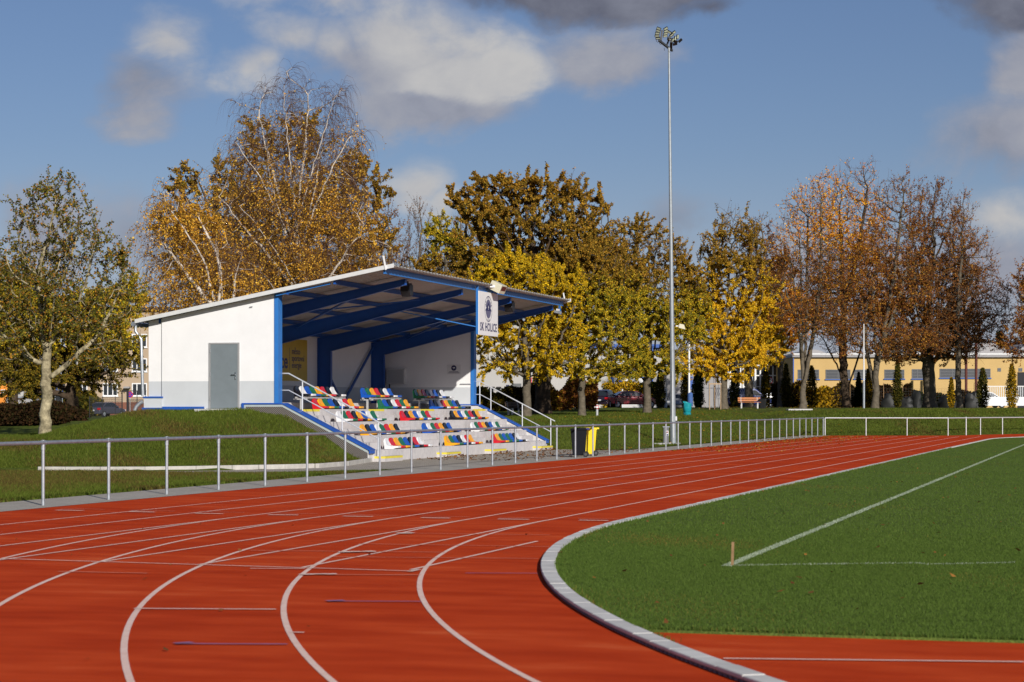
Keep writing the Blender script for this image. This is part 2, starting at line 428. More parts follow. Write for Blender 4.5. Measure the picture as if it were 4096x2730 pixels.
# inner kerb of the track: pale drain blocks with dark slots under the lip
def kerb_pt(sv, off):       # sv: metres along, 0 = start of straight, negative into the near bend, >86.65 into the far bend
    if sv < 0:
        a = math.pi - sv / RB; return Vector((BCX + (RB - off) * math.cos(a), TC + (RB - off) * math.sin(a), 0))
    L_ = FARC - TC
    if sv > L_:
        a = math.pi - (sv - L_) / RB; return Vector((BCX + (RB - off) * math.cos(a), FARC + (RB - off) * math.sin(a), 0))
    return Vector((KL + off, TC + sv, 0))
KW = 0.155
kk = MB(); sv = -30.0
while sv < 130:
    ln = 0.5 if sv < 6 else 1.0
    if sv > 40: ln = 2.0
    zt = 0.052 + random.uniform(-.003, .003); g = 0.0025
    P = [kerb_pt(sv + g, 0), kerb_pt(sv + ln - g, 0), kerb_pt(sv + ln - g, KW), kerb_pt(sv + g, KW)]
    kk.mi = 0
    kk.hexa([p + Vector((0, 0, .022)) for p in P], [p + Vector((0, 0, zt)) for p in P])
    # foot with slots
    if sv < 8:
        m = max(1, round(ln / 0.1))
        for j in range(m):
            a_, b_ = sv + ln * j / m + .012, sv + ln * (j + 1) / m - .018
            Q = [kerb_pt(a_, .01), kerb_pt(b_, .01), kerb_pt(b_, KW - .01), kerb_pt(a_, KW - .01)]
            kk.mi = 1; kk.hexa([p + Vector((0, 0, -.03)) for p in Q], [p + Vector((0, 0, .0225)) for p in Q])
        Q = [kerb_pt(sv, .05), kerb_pt(sv + ln, .05), kerb_pt(sv + ln, KW - .015), kerb_pt(sv, KW - .015)]
        kk.mi = 2; kk.hexa([p + Vector((0, 0, -.03)) for p in Q], [p + Vector((0, 0, .020)) for p in Q])
    else:
        Q = [kerb_pt(sv, .01), kerb_pt(sv + ln, .01), kerb_pt(sv + ln, KW - .01), kerb_pt(sv, KW - .01)]
        kk.mi = 1; kk.hexa([p + Vector((0, 0, -.03)) for p in Q], [p + Vector((0, 0, .0225)) for p in Q])
    sv += ln
M_KTOP = mat('pale_kerb_block', (0.60, 0.585, 0.55, 1), rough=0.85, var=0.16, scale=1.6, bump=0.1, bscale=60, spec=0.3)
M_KSIDE = mat('kerb_drain_foot', (0.18, 0.14, 0.16, 1), rough=0.8, var=0.2, scale=10)
tag(kk.build('track_kerb', [M_KTOP, M_KSIDE, M_BLACK], bevel=0.006, bseg=1), kind='structure')

# painted lines
M_LINE = ramp_mat('white_lane_paint', [(0.3, srgb(226, 178, 158)), (0.5, srgb(240, 206, 190)), (0.7, srgb(246, 220, 208))], 6, rough=0.8, mscale=40, bump=0.2, bscale=200, spec=0.2)
M_LINEB = mat('faded_blue_mark', srgb(150, 98, 134), rough=0.85, var=0.2, scale=6)
M_LINEY = mat('faded_pale_mark', srgb(214, 128, 100), rough=0.85, var=0.2, scale=6)
lines = MB()
def ribbon(mb, pts, w, z):
    k = len(mb.v); pts = [Vector((p[0], p[1], 0)) for p in pts]
    for i, p in enumerate(pts):
        t = (Vector(pts[min(i + 1, len(pts) - 1)]) - Vector(pts[max(i - 1, 0)])); t.z = 0; t.normalize()
        s = Vector((-t.y, t.x, 0)) * (w / 2); p = Vector((p[0], p[1], z))
        mb.v += [tuple(p - s), tuple(p + s)]
    for i in range(len(pts) - 1):
        mb.f.append((k + 2 * i, k + 2 * i + 2, k + 2 * i + 3, k + 2 * i + 1)); mb.m.append(mb.mi)
for k in range(1, 8):       # lanes round the bend, then down the straight and round the far bend
    if k < 6:
        pts = arc(BCX, TC, RB + k * LW, math.pi + 0.95, math.pi, 70)
        ribbon(lines, pts, 0.05, 0.004)
    x = KL - k * LW
    ys = list(np.arange(TC if k < 6 else 21.2, FARC + 14, 4.0)) 
    ribbon(lines, [(x, y) for y in ys], 0.05, 0.004)
lines2 = MB()
for k in range(0, 6):       # the sprint straight runs on beyond the bend
    x = KL - k * LW + (0.001 * k)
    ribbon(lines2, [(x, y) for y in np.arange(21.2, TC + .1 if k else 26.6, 1.0)], 0.05, 0.007)
tag(lines.build('lane_lines', M_LINE, fix=False), kind='structure')
tag(lines2.build('sprint_lane_lines', M_LINE, fix=False), kind='structure')
marks = MB()
def pxline(a, c, w, mi, z):
    marks.mi = mi; ribbon(marks, [gp(*a), gp(*c)], w, z)
r1 = lambda x, y: (x / 2.6133, 1700 + y / 2.6133)
r2 = lambda x, y: (900 + x / 2.6133, 1600 + y / 2.6133)
r3 = lambda x, y: (1800 + x / 2.6133, 1600 + y / 2.6133)
r8 = lambda x, y: (1000 + x / 1.9608, 2130 + y / 1.9608)
bars = [(r1(590, 897), r1(872, 902), r1(640, 880), r1(1095, 890)), (r1(1332, 912), r1(1615, 918), r1(1370, 897), r1(1825, 908)), (r1(2042, 931), r1(2335, 935), r1(2090, 912), r1(2560, 922)),
        (r2(455, 1207), r2(765, 1210), r2(500, 1190), r2(975, 1198)), (r2(1235, 1222), r2(1545, 1226), r2(1290, 1206), r2(1800, 1216)), (r2(2050, 1238), r2(2352, 1243), r2(2060, 1222), r2(2560, 1230)),
        (r3(502, 1252), r3(826, 1256), r3(502, 1234), r3(1025, 1243)), (r3(1350, 1264), r3(1655, 1268), r3(1340, 1246), r3(1860, 1254))]
for a, c, e, g in bars:
    pxline(a, c, 0.13, 0, 0.010); pxline(e, g, 0.05, 2, 0.010)
pxline((0, 2238), (1640, 2288), 0.05, 0, 0.010); pxline(r8(0, 290), r8(430, 292), 0.05, 0, 0.0105)
pxline(r8(1250, 316), r8(1330, 300), 0.06, 0, 0.013)
pxline((232, 2290), (590, 2297), 0.05, 2, 0.010)
pxline((535, 2438.5), (1105, 2442), 0.055, 0, 0.010)
pxline(r8(390, 337), r8(1338, 341), 0.05, 2, 0.010)
pxline(r8(850, 95), r8(2350, 118), 0.04, 2, 0.010); pxline(r8(0, 148), r8(1530, 162), 0.045, 2, 0.010); pxline(r8(610, 198), r8(2262, 212), 0.04, 2, 0.0105)
pxline(r8(610, 548), r8(1345, 550), 0.05, 1, 0.010); pxline(r8(600, 549), r8(740, 543), 0.10, 1, 0.013)
pxline((700, 2580), (1150, 2582), 0.05, 1, 0.010); pxline((700, 2581), (770, 2576), 0.09, 1, 0.013)
pxline(r8(1690, 326), r8(2255, 328), 0.045, 1, 0.010); pxline(r8(310, 793), r8(425, 794), 0.05, 0, 0.010)
pxline(r8(1170, 10), r8(2350, 26), 0.04, 2, 0.010)
for (x0, y0, w_, n_) in [(1165, 12, 110, 7), (725, 160, 130, 8), (870, 157, 90, 5), (400, 338, 250, 13)]:      # worn white lettering, not legible
    for j in range(n_):
        xa = x0 + w_ * (j + random.uniform(.05, .2)) / n_; xb = x0 + w_ * (j + random.uniform(.65, .9)) / n_
        pxline(r8(xa, y0 + random.uniform(-4, 0)), r8(xb, y0 + random.uniform(-1, 5)), 0.11, 0, 0.013 + .0004 * j)
for k in range(26):     # faint short marks across the lanes further down
    y = random.uniform(38, 118); kx = random.randint(0, 7); x = KL - kx * LW - 0.06
    marks.mi = random.choice([1, 2, 2]); ribbon(marks, [(x, y), (x - LW * random.choice([.3, .94]), y)], 0.05, 0.010 + 0.0003 * k)
pxline((2893.6, 2639.5), (4096, 2653.2), 0.05, 0, 0.010)
tag(marks.build('track_marks', [M_LINE, M_LINEB, M_LINEY], fix=False), kind='structure')

# chalk on the grass
M_CHALK = ramp_mat('chalk_on_grass', [(0.30, srgb(96, 118, 66)), (0.45, srgb(150, 166, 128)), (0.62, srgb(190, 200, 172))], 9, rough=0.95, mscale=30, bump=0.4, bscale=60, spec=0.05)
ch = MB()
pts = [(-4.06 + random.uniform(-.012, .012) - 0.0055 * (y - 22.4), y) for y in np.arange(22.35, 116, .4)]
ribbon(ch, pts, 0.115, 0.028)
gl = [gp(2945, 2272.5), gp(3200, 2268), gp(3500, 2264.5), gp(3660, 2263), gp(3720, 2268), gp(4000, 2262), gp(4060, 2260)]
for i in range(40):
    a = i / 40 * 6; i0 = int(a); p = gl[i0].lerp(gl[min(i0 + 1, 6)], a - i0); a2 = (i + random.uniform(.5, .98)) / 40 * 6; i2 = min(int(a2), 5); q_ = gl[i2].lerp(gl[i2 + 1], a2 - i2)
    ribbon(ch, [p, q_], random.uniform(.03, .06), 0.0285 + .0001 * i)
tag(ch.build('pitch_lines', M_CHALK, fix=False), kind='structure')

# ================================================================ RAILINGS
def rail_post(parent, p, lean=0.0, r=0.029, h=1.10):
    m = MB(); m.tube([(p.x, p.y, -.03), (p.x, p.y, h - .05)], r, 10)
    m.tube([(p.x, p.y, h - .13), (p.x, p.y, h - .03)], r * 1.25, 10)
    m.tube([(p.x, p.y, h), (p.x, p.y, h + .045)], r * 0.9, 8)
    return m.build('post', M_GALV, parent, smooth=True)
RX, RY0, RSP, RH = -18.14, 33.5, 2.498, 1.10
t = thing('railing', (RX, RY0, 0), 'galvanised tube railing along the outer lane in front of the grandstand', 'railing')
first = None
for i in range(-2, 41):
    p = Vector((RX, RY0 + RSP * i, 0))
    if first is None: first = rail_post(t, p); y0 = p.y
    else:
        c = first.copy(); COL.objects.link(c); c.parent = t; c.location = (0, p.y - y0, 0)
m = MB(); yy = [RY0 - 7.5] + [RY0 + RSP * i for i in range(-2, 41)]
m.tube([(RX, y, RH) for y in yy], 0.033, 12)
for i in range(-2, 41):     # clamp collars with a bolt
    y = RY0 + RSP * i; m.tube([(RX, y - .07, RH), (RX, y + .09, RH)], 0.040, 12); m.tube([(RX + .03, y + .06, RH), (RX + .055, y + .06, RH)], 0.012, 6)
m.build('top_rail', M_GALVD, t, smooth=True)
M_GALVL = mat('bright_galvanised', (0.62, 0.64, 0.66, 1), rough=0.4, metal=0.35, var=0.1, scale=12)
t2 = thing('railing', tuple(FP0 + Vector((.12, .03, 0))), 'brighter tube railing across the far end of the track under the grass bank', 'railing')
fpts = FPTS[:-1]
for k, p in enumerate(fpts):
    mm_ = MB(); mm_.tube([(p.x, p.y, -.03), (p.x, p.y, RH + (.06 if k == 4 else 0))], 0.034 if k == 4 else 0.030, 8); mm_.build('post', M_GALVL, t2, smooth=True)
m = MB()
for k in range(len(fpts) - 1): m.tube([(fpts[k].x, fpts[k].y, RH), (fpts[k + 1].x, fpts[k + 1].y, RH)], 0.034, 8)
m.build('top_rail', M_GALVL, t2, smooth=True)
# ================================================================ GRANDSTAND
YN, YI, YFI, YFO = 63.45, 63.88, 84.80, 85.15        # near outer face, near inner, far inner, far outer
TF = [-22.92, -23.76, -24.60, -25.44, -26.75]; TZ = [0.365, 0.81, 1.255, 1.67, 1.89]
XB = -30.40
SL = 0.187
def zr(x): return 6.20 - SL * (-22.10 - x)           # top of the roof
st = thing('grandstand', (-26.5, 74.2, 0), 'small white and blue covered grandstand with concrete tiers and a sloping metal roof', 'grandstand')
# tiers
prof = [(XB + .02, -.06)]
prof += [(XB + .02, TZ[4]), (TF[4], TZ[4])]
for k in (3, 2, 1, 0): prof += [(TF[k + 1], TZ[k]), (TF[k], TZ[k])]
prof += [(TF[0], -.06)]
M_TIER = ramp_mat('terrace_concrete', [(0.3, srgb(176, 172, 172)), (0.5, srgb(196, 192, 191)), (0.7, srgb(208, 204, 202))], 0.9, rough=0.9, mscale=5, bump=0.12, bscale=70, speck=(50, 0.08), spec=0.2)
MB().prism([(x, z) for x, z in prof], 'y', YI, YFI).build('terrace', M_TIER, st, bevel=0.012)
AIS = [(63.9, 65.62), (70.3, 71.95), (76.05, 77.7), (82.75, 84.5)]
for a, b in AIS:
    m = MB(); m.box(TF[0] - .002, TF[0] + .36, a, b, -.05, 0.172); o = m.build('aisle_step', M_TIER, st, bevel=0.008)
    m = MB(); m.box(TF[0] + .36, TF[0] + .363, a, b, .105, .1745); m.box(TF[0], TF[0] + .363, a - .003, a, .105, .1745); m.box(TF[0] + .27, TF[0] + .363, a, b, .172, .1745)
    m.build('yellow_edge', M_YEL, o)
    for k in range(1, 4):
        zh = (TZ[k - 1] + TZ[k]) / 2
        MB().box(TF[k] - .002, TF[k] + .37, a + .002, b, TZ[k - 1] - .002, zh).build('aisle_step', M_TIER, st, bevel=0.008)
    m = MB(); m.box(TF[3], TF[3] + .003, a, b, TZ[3] - .075, TZ[3] + .0025); m.box(TF[3] - .08, TF[3] + .003, a, b, TZ[3], TZ[3] + .0025); m.build('yellow_edge', M_YEL, st)
# side walls under the copings, near and far
def side_wall(y0, y1, near):
    pr = [(-27.15, -.08), (-27.15, 1.80), (-25.88, 1.80), (-22.97, .345), (-22.97, -.08)]
    o = MB().prism(pr, 'y', y0, y1).build('side_wall', M_CONC, st, bevel=0.01)
    c = MB(); yo = y0 - .06 if near else y0 - .02; y2 = y1 + .02 if near else y1 + .06
    c.prism([(-27.2, 1.825), (-25.86, 1.825), (-25.86, 1.872), (-27.2, 1.872)], 'y', yo, y2)
    c.hexa([(-25.861, yo, 1.825), (-22.90, yo, .350), (-22.90, y2, .350), (-25.861, y2, 1.825)], [(-25.861, yo, 1.872), (-22.88, yo, .395), (-22.88, y2, .395), (-25.861, y2, 1.872)])
    c.box(-22.93, -22.90, yo, y2, .27, .352)
    c.build('coping', M_BLUE, st)
    return o
side_wall(YN + .05, YI + .0, True); side_wall(YFI, YFO, False)
M_MEMB = bpy.data.materials.new('dimpled_membrane'); M_MEMB.use_nodes = True
nt = M_MEMB.node_tree; b = nt.nodes['Principled BSDF']; b.inputs['Roughness'].default_value = 0.55
tc = nt.nodes.new('ShaderNodeTexCoord'); vo = nt.nodes.new('ShaderNodeTexVoronoi'); vo.inputs['Scale'].default_value = 22; vo.inputs['Randomness'].default_value = 0.0
rp = nt.nodes.new('ShaderNodeValToRGB'); rp.color_ramp.elements[0].position = 0.18; rp.color_ramp.elements[1].position = 0.42
rp.color_ramp.elements[0].color = srgb(150, 142, 134); rp.color_ramp.elements[1].color = srgb(54, 50, 50)
mp = nt.nodes.new('ShaderNodeMapping'); mp.inputs['Rotation'].default_value = (0, R(45), 0)
nt.links.new(tc.outputs['Object'], mp.inputs['Vector']); nt.links.new(mp.outputs['Vector'], vo.inputs['Vector'])
nt.links.new(vo.outputs['Distance'], rp.inputs['Fac']); nt.links.new(rp.outputs['Color'], b.inputs['Base Color'])
MB().prism([(-27.13, -.08), (-27.13, 1.75), (-25.88, 1.75), (-23.0, .295), (-23.0, -.08)], 'y', YN + .022, YN + .0485).build('drainage_membrane', M_MEMB, st)
m = MB()      # pale edging strip between coping and membrane
m.hexa([(-27.14, YN + .018, 1.75), (-25.89, YN + .018, 1.75), (-25.89, YN + .0475, 1.75), (-27.14, YN + .0475, 1.75)], [(-27.14, YN + .018, 1.824), (-25.87, YN + .018, 1.824), (-25.87, YN + .0475, 1.824), (-27.14, YN + .0475, 1.824)])
m.hexa([(-25.889, YN + .018, 1.75), (-23.0, YN + .018, .295), (-23.0, YN + .0475, .295), (-25.889, YN + .0475, 1.75)], [(-25.869, YN + .018, 1.824), (-22.98, YN + .018, .36), (-22.98, YN + .0475, .36), (-25.869, YN + .0475, 1.824)])
m.box(-27.24, -27.141, YN + .018, YN + .2, 1.45, 1.824)
m.build('edging_strip', mat('grey_edging', srgb(168, 178, 178), rough=.6, var=.06), st)
MB().box(-27.27, -27.2, YN - .03, YN + .2, 1.55, 1.872).build('coping', M_BLUE, st)
# gable walls: grey below, white above
GZB = 2.575
def gable(y0, y1):
    xl = -30.10
    MB().box(xl, -26.16, y0, y1, -.08, GZB).build('plinth_wall', M_GREYBAND, st)
    MB().prism([(xl, GZB), (-26.16, GZB), (-26.16, zr(-26.16) - .08), (xl, zr(xl) - .08)], 'y', y0, y1).build('gable_wall', M_WHITEWALL, st)
    MB().box(-26.16, -26.02, y0 - .03, y1 + .02, 1.872, zr(-26.02) - .07).build('corner_post', M_BLUEL, st)
gable(YN + .05, YI - .1); gable(YFI + .0, YFO - .05)
for ya, yb in ((YN + .12, YI - .1), (YFI, YFO - .12)):
    MB().box(-30.60, -30.10, ya, yb, 2.06, GZB).build('plinth_wall', M_GREYBAND, st)
    MB().prism([(-30.60, GZB), (-30.10, GZB), (-30.10, zr(-30.10) - .08), (-30.60, zr(-30.60) - .08)], 'y', ya, yb).build('gable_wall', M_WHITEWALL, st)
MB().box(-30.70, -30.08, YN - .03, YI - .1, 0.5, 2.035).build('plinth_block', M_GREYBAND, st)
MB().box(-30.73, -30.05, YN - .06, YI - .1, 2.035, 2.085).build('coping', M_BLUE, st)
m = MB(); m.box(-30.05, -28.6, YN - .02, YN + .05, 1.66, 1.755); m.box(-30.75, -30.05, YN - .08, YN - .03, 1.6, 1.72); m.build('base_flashing', M_BLUE, st)
MB().box(-28.75, -27.25, YN - .42, YN + .05, 1.2, 1.675).build('door_slab', M_CONC, st, bevel=0.01)
# back wall
MB().box(-30.60, XB, YI - .1, YFI, 0.6, 2.56).build('plinth_wall', M_GREYBAND, st)
MB().box(-30.60, XB, YI - .1, YFI, 2.56, zr(-30.5) - .12).build('back_wall', M_WHITEWALL, st)
# door
YD = YN + .05
dr = MB().box(-28.375, -27.425, YD - .022, YD - .002, 1.69, 3.765).build('door', M_DOOR, st, bevel=0.004)
m = MB(); fz = 3.815
m.box(-28.43, -28.375, YD - .035, YD - .001, 1.68, fz); m.box(-27.425, -27.37, YD - .035, YD - .001, 1.68, fz); m.box(-28.375, -27.425, YD - .035, YD - .001, 3.765, fz); m.build('door_frame', mat('grey_frame_paint', srgb(150, 150, 150), rough=.5), st)
m = MB(); m.box(-27.53, -27.485, YD - .032, YD - .022, 2.62, 2.86); m.tube([(-27.508, YD - .03, 2.78), (-27.508, YD - .075, 2.78), (-27.64, YD - .075, 2.78)], 0.012, 8); m.tube([(-27.508, YD - .03, 2.67), (-27.508, YD - .045, 2.67)], 0.016, 8)
m.build('handle', M_CHROME, dr, smooth=True)
m = MB()
for z in (1.95, 2.75, 3.5): m.tube([(-28.38, YD - .045, z), (-28.38, YD - .045, z + .11)], 0.014, 8)
m.build('hinge', M_CHROME, dr)
m = MB(); m.tube([(-27.0, YD, 4.95), (-27.0, YD - .05, 4.95), (-26.9, YD - .05, 4.96)], 0.012, 6); m.build('wall_hook', M_GALVD, st)
# roof sheet with trapezoid ribs running down the slope
RY_A, RY_B, RXF, RXB = YN - .22, YFO + .22, -22.05, -30.88
pit = 0.33; topp = []; y = RY_A
while y < RY_B - 1e-6:
    for f, dz in ((0, -.045), (.64, -.045), (.69, 0), (.95, 0)):
        yy = y + pit * f
        if yy < RY_B: topp.append((yy, dz))
    y += pit
topp.append((RY_B, -.045))
def sheet_strip(zoff, m, name):
    V = []; F = []
    for (yy, dz) in topp: V += [(RXF, yy, zr(RXF) + dz + zoff), (RXB, yy, zr(RXB) + dz + zoff)]
    for i in range(len(topp) - 1): F.append((2 * i, 2 * i + 1, 2 * i + 3, 2 * i + 2))
    return np_mesh(name, V, F, m, st, off=st.location)
sheet_strip(0, mat('zinc_roof_sheet', (0.48, 0.48, 0.46, 1), rough=.5, metal=.2, var=.1, scale=3), 'roof_sheet')
sheet_strip(-.012, M_SOFFIT, 'roof_underside')
for y0, y1 in ((RY_A - .06, RY_A - .002), (RY_B + .002, RY_B + .06)):     # verge trims
    m = MB(); m.hexa([(RXB - .03, y0, zr(RXB) - .10), (RXF + .03, y0, zr(RXF) - .10), (RXF + .03, y1, zr(RXF) - .10), (RXB - .03, y1, zr(RXB) - .10)],
           [(RXB - .03, y0, zr(RXB) + .03), (RXF + .03, y0, zr(RXF) + .03), (RXF + .03, y1, zr(RXF) + .03), (RXB - .03, y1, zr(RXB) + .03)])
    m.build('verge_trim', M_TRIM, st, bevel=0.004)
for yv in (RY_A - .075, RY_B + .075): MB().beam((RXF - .22, yv, zr(RXF) - .17), (RXF - .30, yv, zr(RXF) + .27), .05, .03, (0, 1, 0)).build('snow_stop', M_WHITE, st)
# purlins, the front one closes the edge
zp_ = lambda x: zr(x) - .056
m = MB(); m.box(-22.40, -22.33, RY_A + .05, RY_B - .05, zp_(-22.36) - .17, zp_(-22.36) - .003); m.box(-22.33, -22.27, RY_A + .05, RY_B - .05, zp_(-22.3) - .012, zp_(-22.3) - .002); m.build('front_purlin', M_BLUEL, st)
PX = [-24.05, -25.65, -27.25, -28.85, -30.2]
for x in PX: MB().box(x - .035, x + .035, RY_A + .08 if x > -26 else YN + .1, RY_B - .08 if x > -26 else YFO - .1, zp_(x) - .155, zp_(x) - .006).build('purlin', M_FRAMESHADE, st)
MB().beam((-26.05, RY_A + .12, zp_(-26.05) - .10), (-24.2, RY_A + .12, zp_(-24.2) - .10), .05, .05).build('verge_beam', M_BLUEL, st)
# four tapered portal frames
FY = [65.87, 72.03, 78.22, 84.42]
for fy in FY:
    top = lambda x: zr(x) - .215
    xt, xc, xi = -22.55, -30.38, -29.85
    zb_t, zb_i = top(xt) - .17, 3.95
    m = MB()
    m.prism([(xc, top(xc)), (xt, top(xt)), (xt, zb_t), (xi, zb_i), (xi, 1.89), (xc, 1.89)], 'y', fy - .009, fy + .009)
    m.hexa([(xc, fy - .09, top(xc)), (xt, fy - .09, top(xt)), (xt, fy + .09, top(xt)), (xc, fy + .09, top(xc))], [(xc, fy - .09, top(xc) + .016), (xt, fy - .09, top(xt) + .016), (xt, fy + .09, top(xt) + .016), (xc, fy + .09, top(xc) + .016)])
    m.hexa([(xi, fy - .09, zb_i - .016), (xt, fy - .09, zb_t - .016), (xt, fy + .09, zb_t - .016), (xi, fy + .09, zb_i - .016)], [(xi, fy - .09, zb_i), (xt, fy - .09, zb_t), (xt, fy + .09, zb_t), (xi, fy + .09, zb_i)])
    m.box(xi - .001, xi + .016, fy - .09, fy + .09, 1.89, zb_i - .02)
    m.box(xc - .016, xc + .001, fy - .09, fy + .09, 1.89, top(xc))
    m.box(xt, xt + .016, fy - .09, fy + .09, zb_t - .016, top(xt) + .016)
    for xs in (-24.4, -27.0): m.box(xs - .006, xs + .006, fy - .085, fy + .085, top(xs) - .38, top(xs) - .002) if False else None
    m.build('portal_frame', M_FRAMESHADE, st)
# bracing: rods in the roof plane, V brace on the back wall
for y0, y1, x0, x1 in ((65.87, 72.03, -24.1, -28.8), (65.87, 72.03, -28.8, -24.1), (78.22, 84.42, -24.1, -28.8), (78.22, 84.42, -28.8, -24.1)):
    zo = .02 if x0 < x1 else -.05
    MB().beam((x0, y0 + .1, zp_(x0) - .24 + zo), (x1, y1 - .1, zp_(x1) - .24 + zo), .07, .05).build('roof_brace', M_FRAMESHADE, st)
MB().beam((-30.28, 84.25, 4.25), (-30.28, 80.75, 1.95), .09, .07, (1, 0, 0)).build('wall_brace', M_FRAMESHADE, st)
MB().beam((-30.28, 78.32, 3.6), (-30.28, 80.55, 1.95), .09, .07, (1, 0, 0)).build('wall_brace', M_FRAMESHADE, st)
# gutter and downpipe on the near back corner
m = MB(); xg = -30.98
m.tube([(xg, RY_A - .05, zr(RXB) - .12), (xg, RY_B, zr(RXB) - .12)], .075, 10); m.build('gutter', M_GALVD, st, smooth=True)
m = MB(); m.tube([(xg + .02, YN - .1, zr(RXB) - .15), (xg + .02, YN - .1, zr(RXB) - .36), (-30.76, YN - .1, zr(RXB) - .62), (-30.74, YN - .1, 3.2), (-30.70, YN - .1, 2.10)], .05, 10)
m.build('downpipe', M_GALV, st, smooth=True)
m = MB(); m.tube([(-30.72, YN - .06, 1.92), (-30.80, YN - .08, 1.88), (-30.92, YN - .12, 1.76), (-30.98, YN - .14, 1.62)], .06, 10); m.build('downpipe_shoe', M_GALV, st, smooth=True)
# stair handrails, near and far
for yh, far in ((YI + .06, False), (YFO - .06, True)):
    m = MB(); top_a, top_b, top_c = (-26.45, yh, 2.82), (-25.85, yh, 2.82), (-22.62, yh, 1.17)
    m.tube([top_a, top_b, top_c], .024, 8); m.tube([(-26.3, yh, 2.28), (-25.85, yh, 2.28), (-22.80, yh, .735)], .018, 8)
    def zt_(x): return 2.82 - (x + 25.85) / (3.23) * 1.65
    for x, zb in ((-25.38, 1.6 if far else 1.67), (-24.02, .85 if far else 1.04), (-22.80, .15)):
        m.tube([(x, yh, zb - .05), (x, yh, zt_(x))], .022, 8)
    if far:
        for x in (-26.30, -25.86): m.tube([(x, yh, 1.86), (x, yh, 2.82)], .022, 8)
        m.tube([(-26.6, YFI - .06, 2.72), (-26.15, YFI - .06, 2.72)], .02, 8)
    m.build('handrail', M_GALVL, st, smooth=True)

# ---------------------------------------------------------------- seats
SEATC = {'W': ('white', (0.74, 0.74, 0.74, 1)), 'R': ('red', (0.56, 0.012, 0.022, 1)), 'Y': ('yellow', (0.80, 0.36, 0.008, 1)), 'G': ('green', (0.012, 0.135, 0.055, 1)),
         'B': ('blue', (0.010, 0.085, 0.42, 1)), 'K': ('black', (0.008, 0.008, 0.011, 1))}
def seat_mesh():
    W = 0.218
    us = [-1, -.96, -.85, -.6, -.3, 0, .3, .6, .85, .96, 1]
    V = []; F = []
    # outline of the side profile: outer back from the foot up, over the top, down the inner back, along the pan, over the lip and underneath
    def sec(u):
        a = abs(u); hb = 0.365 * (1 - 0.24 * max(0, (a - .45) / .55) ** 2.4); edge = max(0, (a - .75) / .25)
        sag = 0.016 * (1 - a * a); fr = 0.455 - 0.035 * max(0, (a - .6) / .4) ** 2
        return [(0.0, 0.0), (-.012, .09), (-.03, .20), (-.045, hb * .82), (-.042, hb * .97), (-.02, hb), (.0, hb * .97), (.022 - sag, hb * .80),
                (.045 - sag, .20), (.085 - sag * .6, .125 - sag), (.16, .098 - sag), (.28, .094 - sag), (.38, .102 - sag * .6), (fr - .01, .098), (fr, .08), (fr - .004, .035), (.38, .03), (.30, .0)]
    n = len(sec(0))
    for u in us:
        y = u * W
        for x, z in sec(u): V.append((x, y * (1 - .16 * min(1, max(0, (z - .1) / .3))), z))
    for i in range(len(us) - 1):
        for j in range(n):
            j2 = (j + 1) % n
            F.append((i * n + j, i * n + j2, (i + 1) * n + j2, (i + 1) * n + j))
    mb = MB(); mb.v = V; mb.f = F; mb.m = [0] * len(F)
    mb.f.append(tuple(range(n))); mb.m.append(0); mb.f.append(tuple(reversed(range((len(us) - 1) * n, len(us) * n)))); mb.m.append(0)
    return mb
SEATS = {}
for k, (nm, c) in SEATC.items():
    o = seat_mesh().build('stadium_seat', mat(nm + '_seat_plastic', c, rough=0.22, var=0.05, scale=4, spec=0.55), smooth=True)
    SEATS[k] = o
used = {k: 0 for k in SEATS}
ROWS = [["WRYGBKRW", "YGBKWRY", "RYGBGBKW"], ["YKBWGRYK", "BWGRYKB", "WGRYKBWG"], ["WGRKYBWG", "RKYBWGR", "KYBWGRKY"], ["RYGBKWRY", "GBKWRGY", "BKWRYGBK"], ["KWBGYRKW", "BGYRKWB", "GYRKWBKW"]]
BST = [66.1, 72.55, 78.45]
ORD = ['first', 'second', 'third', 'fourth', 'fifth', 'sixth', 'seventh', 'eighth']
RN = ['front row', 'second row', 'third row', 'fourth row', 'top row']
BN = ['mound side block', 'middle block', 'far block']
for r in range(5):
    for b in range(3):
        s = ROWS[r][b]
        for i, k in enumerate(s):
            o = SEATS[k] if used[k] == 0 else SEATS[k].copy()
            if used[k]: COL.objects.link(o)
            used[k] += 1
            x = TF[r] - .445 if r < 4 else TF[3] - 1.10; z = TZ[r] if r < 4 else 2.085
            o.location = (x + .0, BST[b] + .24 + .478 * i, z)
            o.rotation_euler = (0, 0, random.uniform(-.012, .012))
            tag(o, f"{SEATC[k][0]} bucket seat, {ORD[i]} from the near end, {BN[b]}, {RN[r]}", 'seat', 'coloured bucket seats on the grandstand tiers')
# raised metal benches under the top row
M_ALU = mat('aluminium_bench', (0.55, 0.55, 0.54, 1), rough=0.45, metal=0.4, var=0.08)
for b in range(3):
    n = len(ROWS[4][b]); y0, y1 = BST[b] - .02, BST[b] + .478 * n + .02
    xs = TF[3] - .88
    t = thing('seat_bench', (xs, (y0 + y1) / 2, TZ[3]), ['metal bench frame carrying the top row of seats nearest the mound', 'metal bench frame carrying the top row of seats in the middle', 'metal bench frame carrying the top row of seats farthest along'][b], 'bench frame', 'bench frames under the top row')
    m = MB(); m.box(xs - .17, xs - .11, y0, y1, 2.025, 2.083); m.box(xs + .11, xs + .17, y0, y1, 2.025, 2.083); m.build('beam', M_ALU, t)
    for y in (y0 + .12, y0 + (y1 - y0) * .36, y0 + (y1 - y0) * .68, y1 - .12):
        m = MB(); m.box(xs - .26, xs + .22, y - .03, y + .03, 1.985, 2.024); m.box(xs - .035, xs + .035, y - .03, y + .03, 1.672, 1.985); m.build('leg', M_ALU, t)

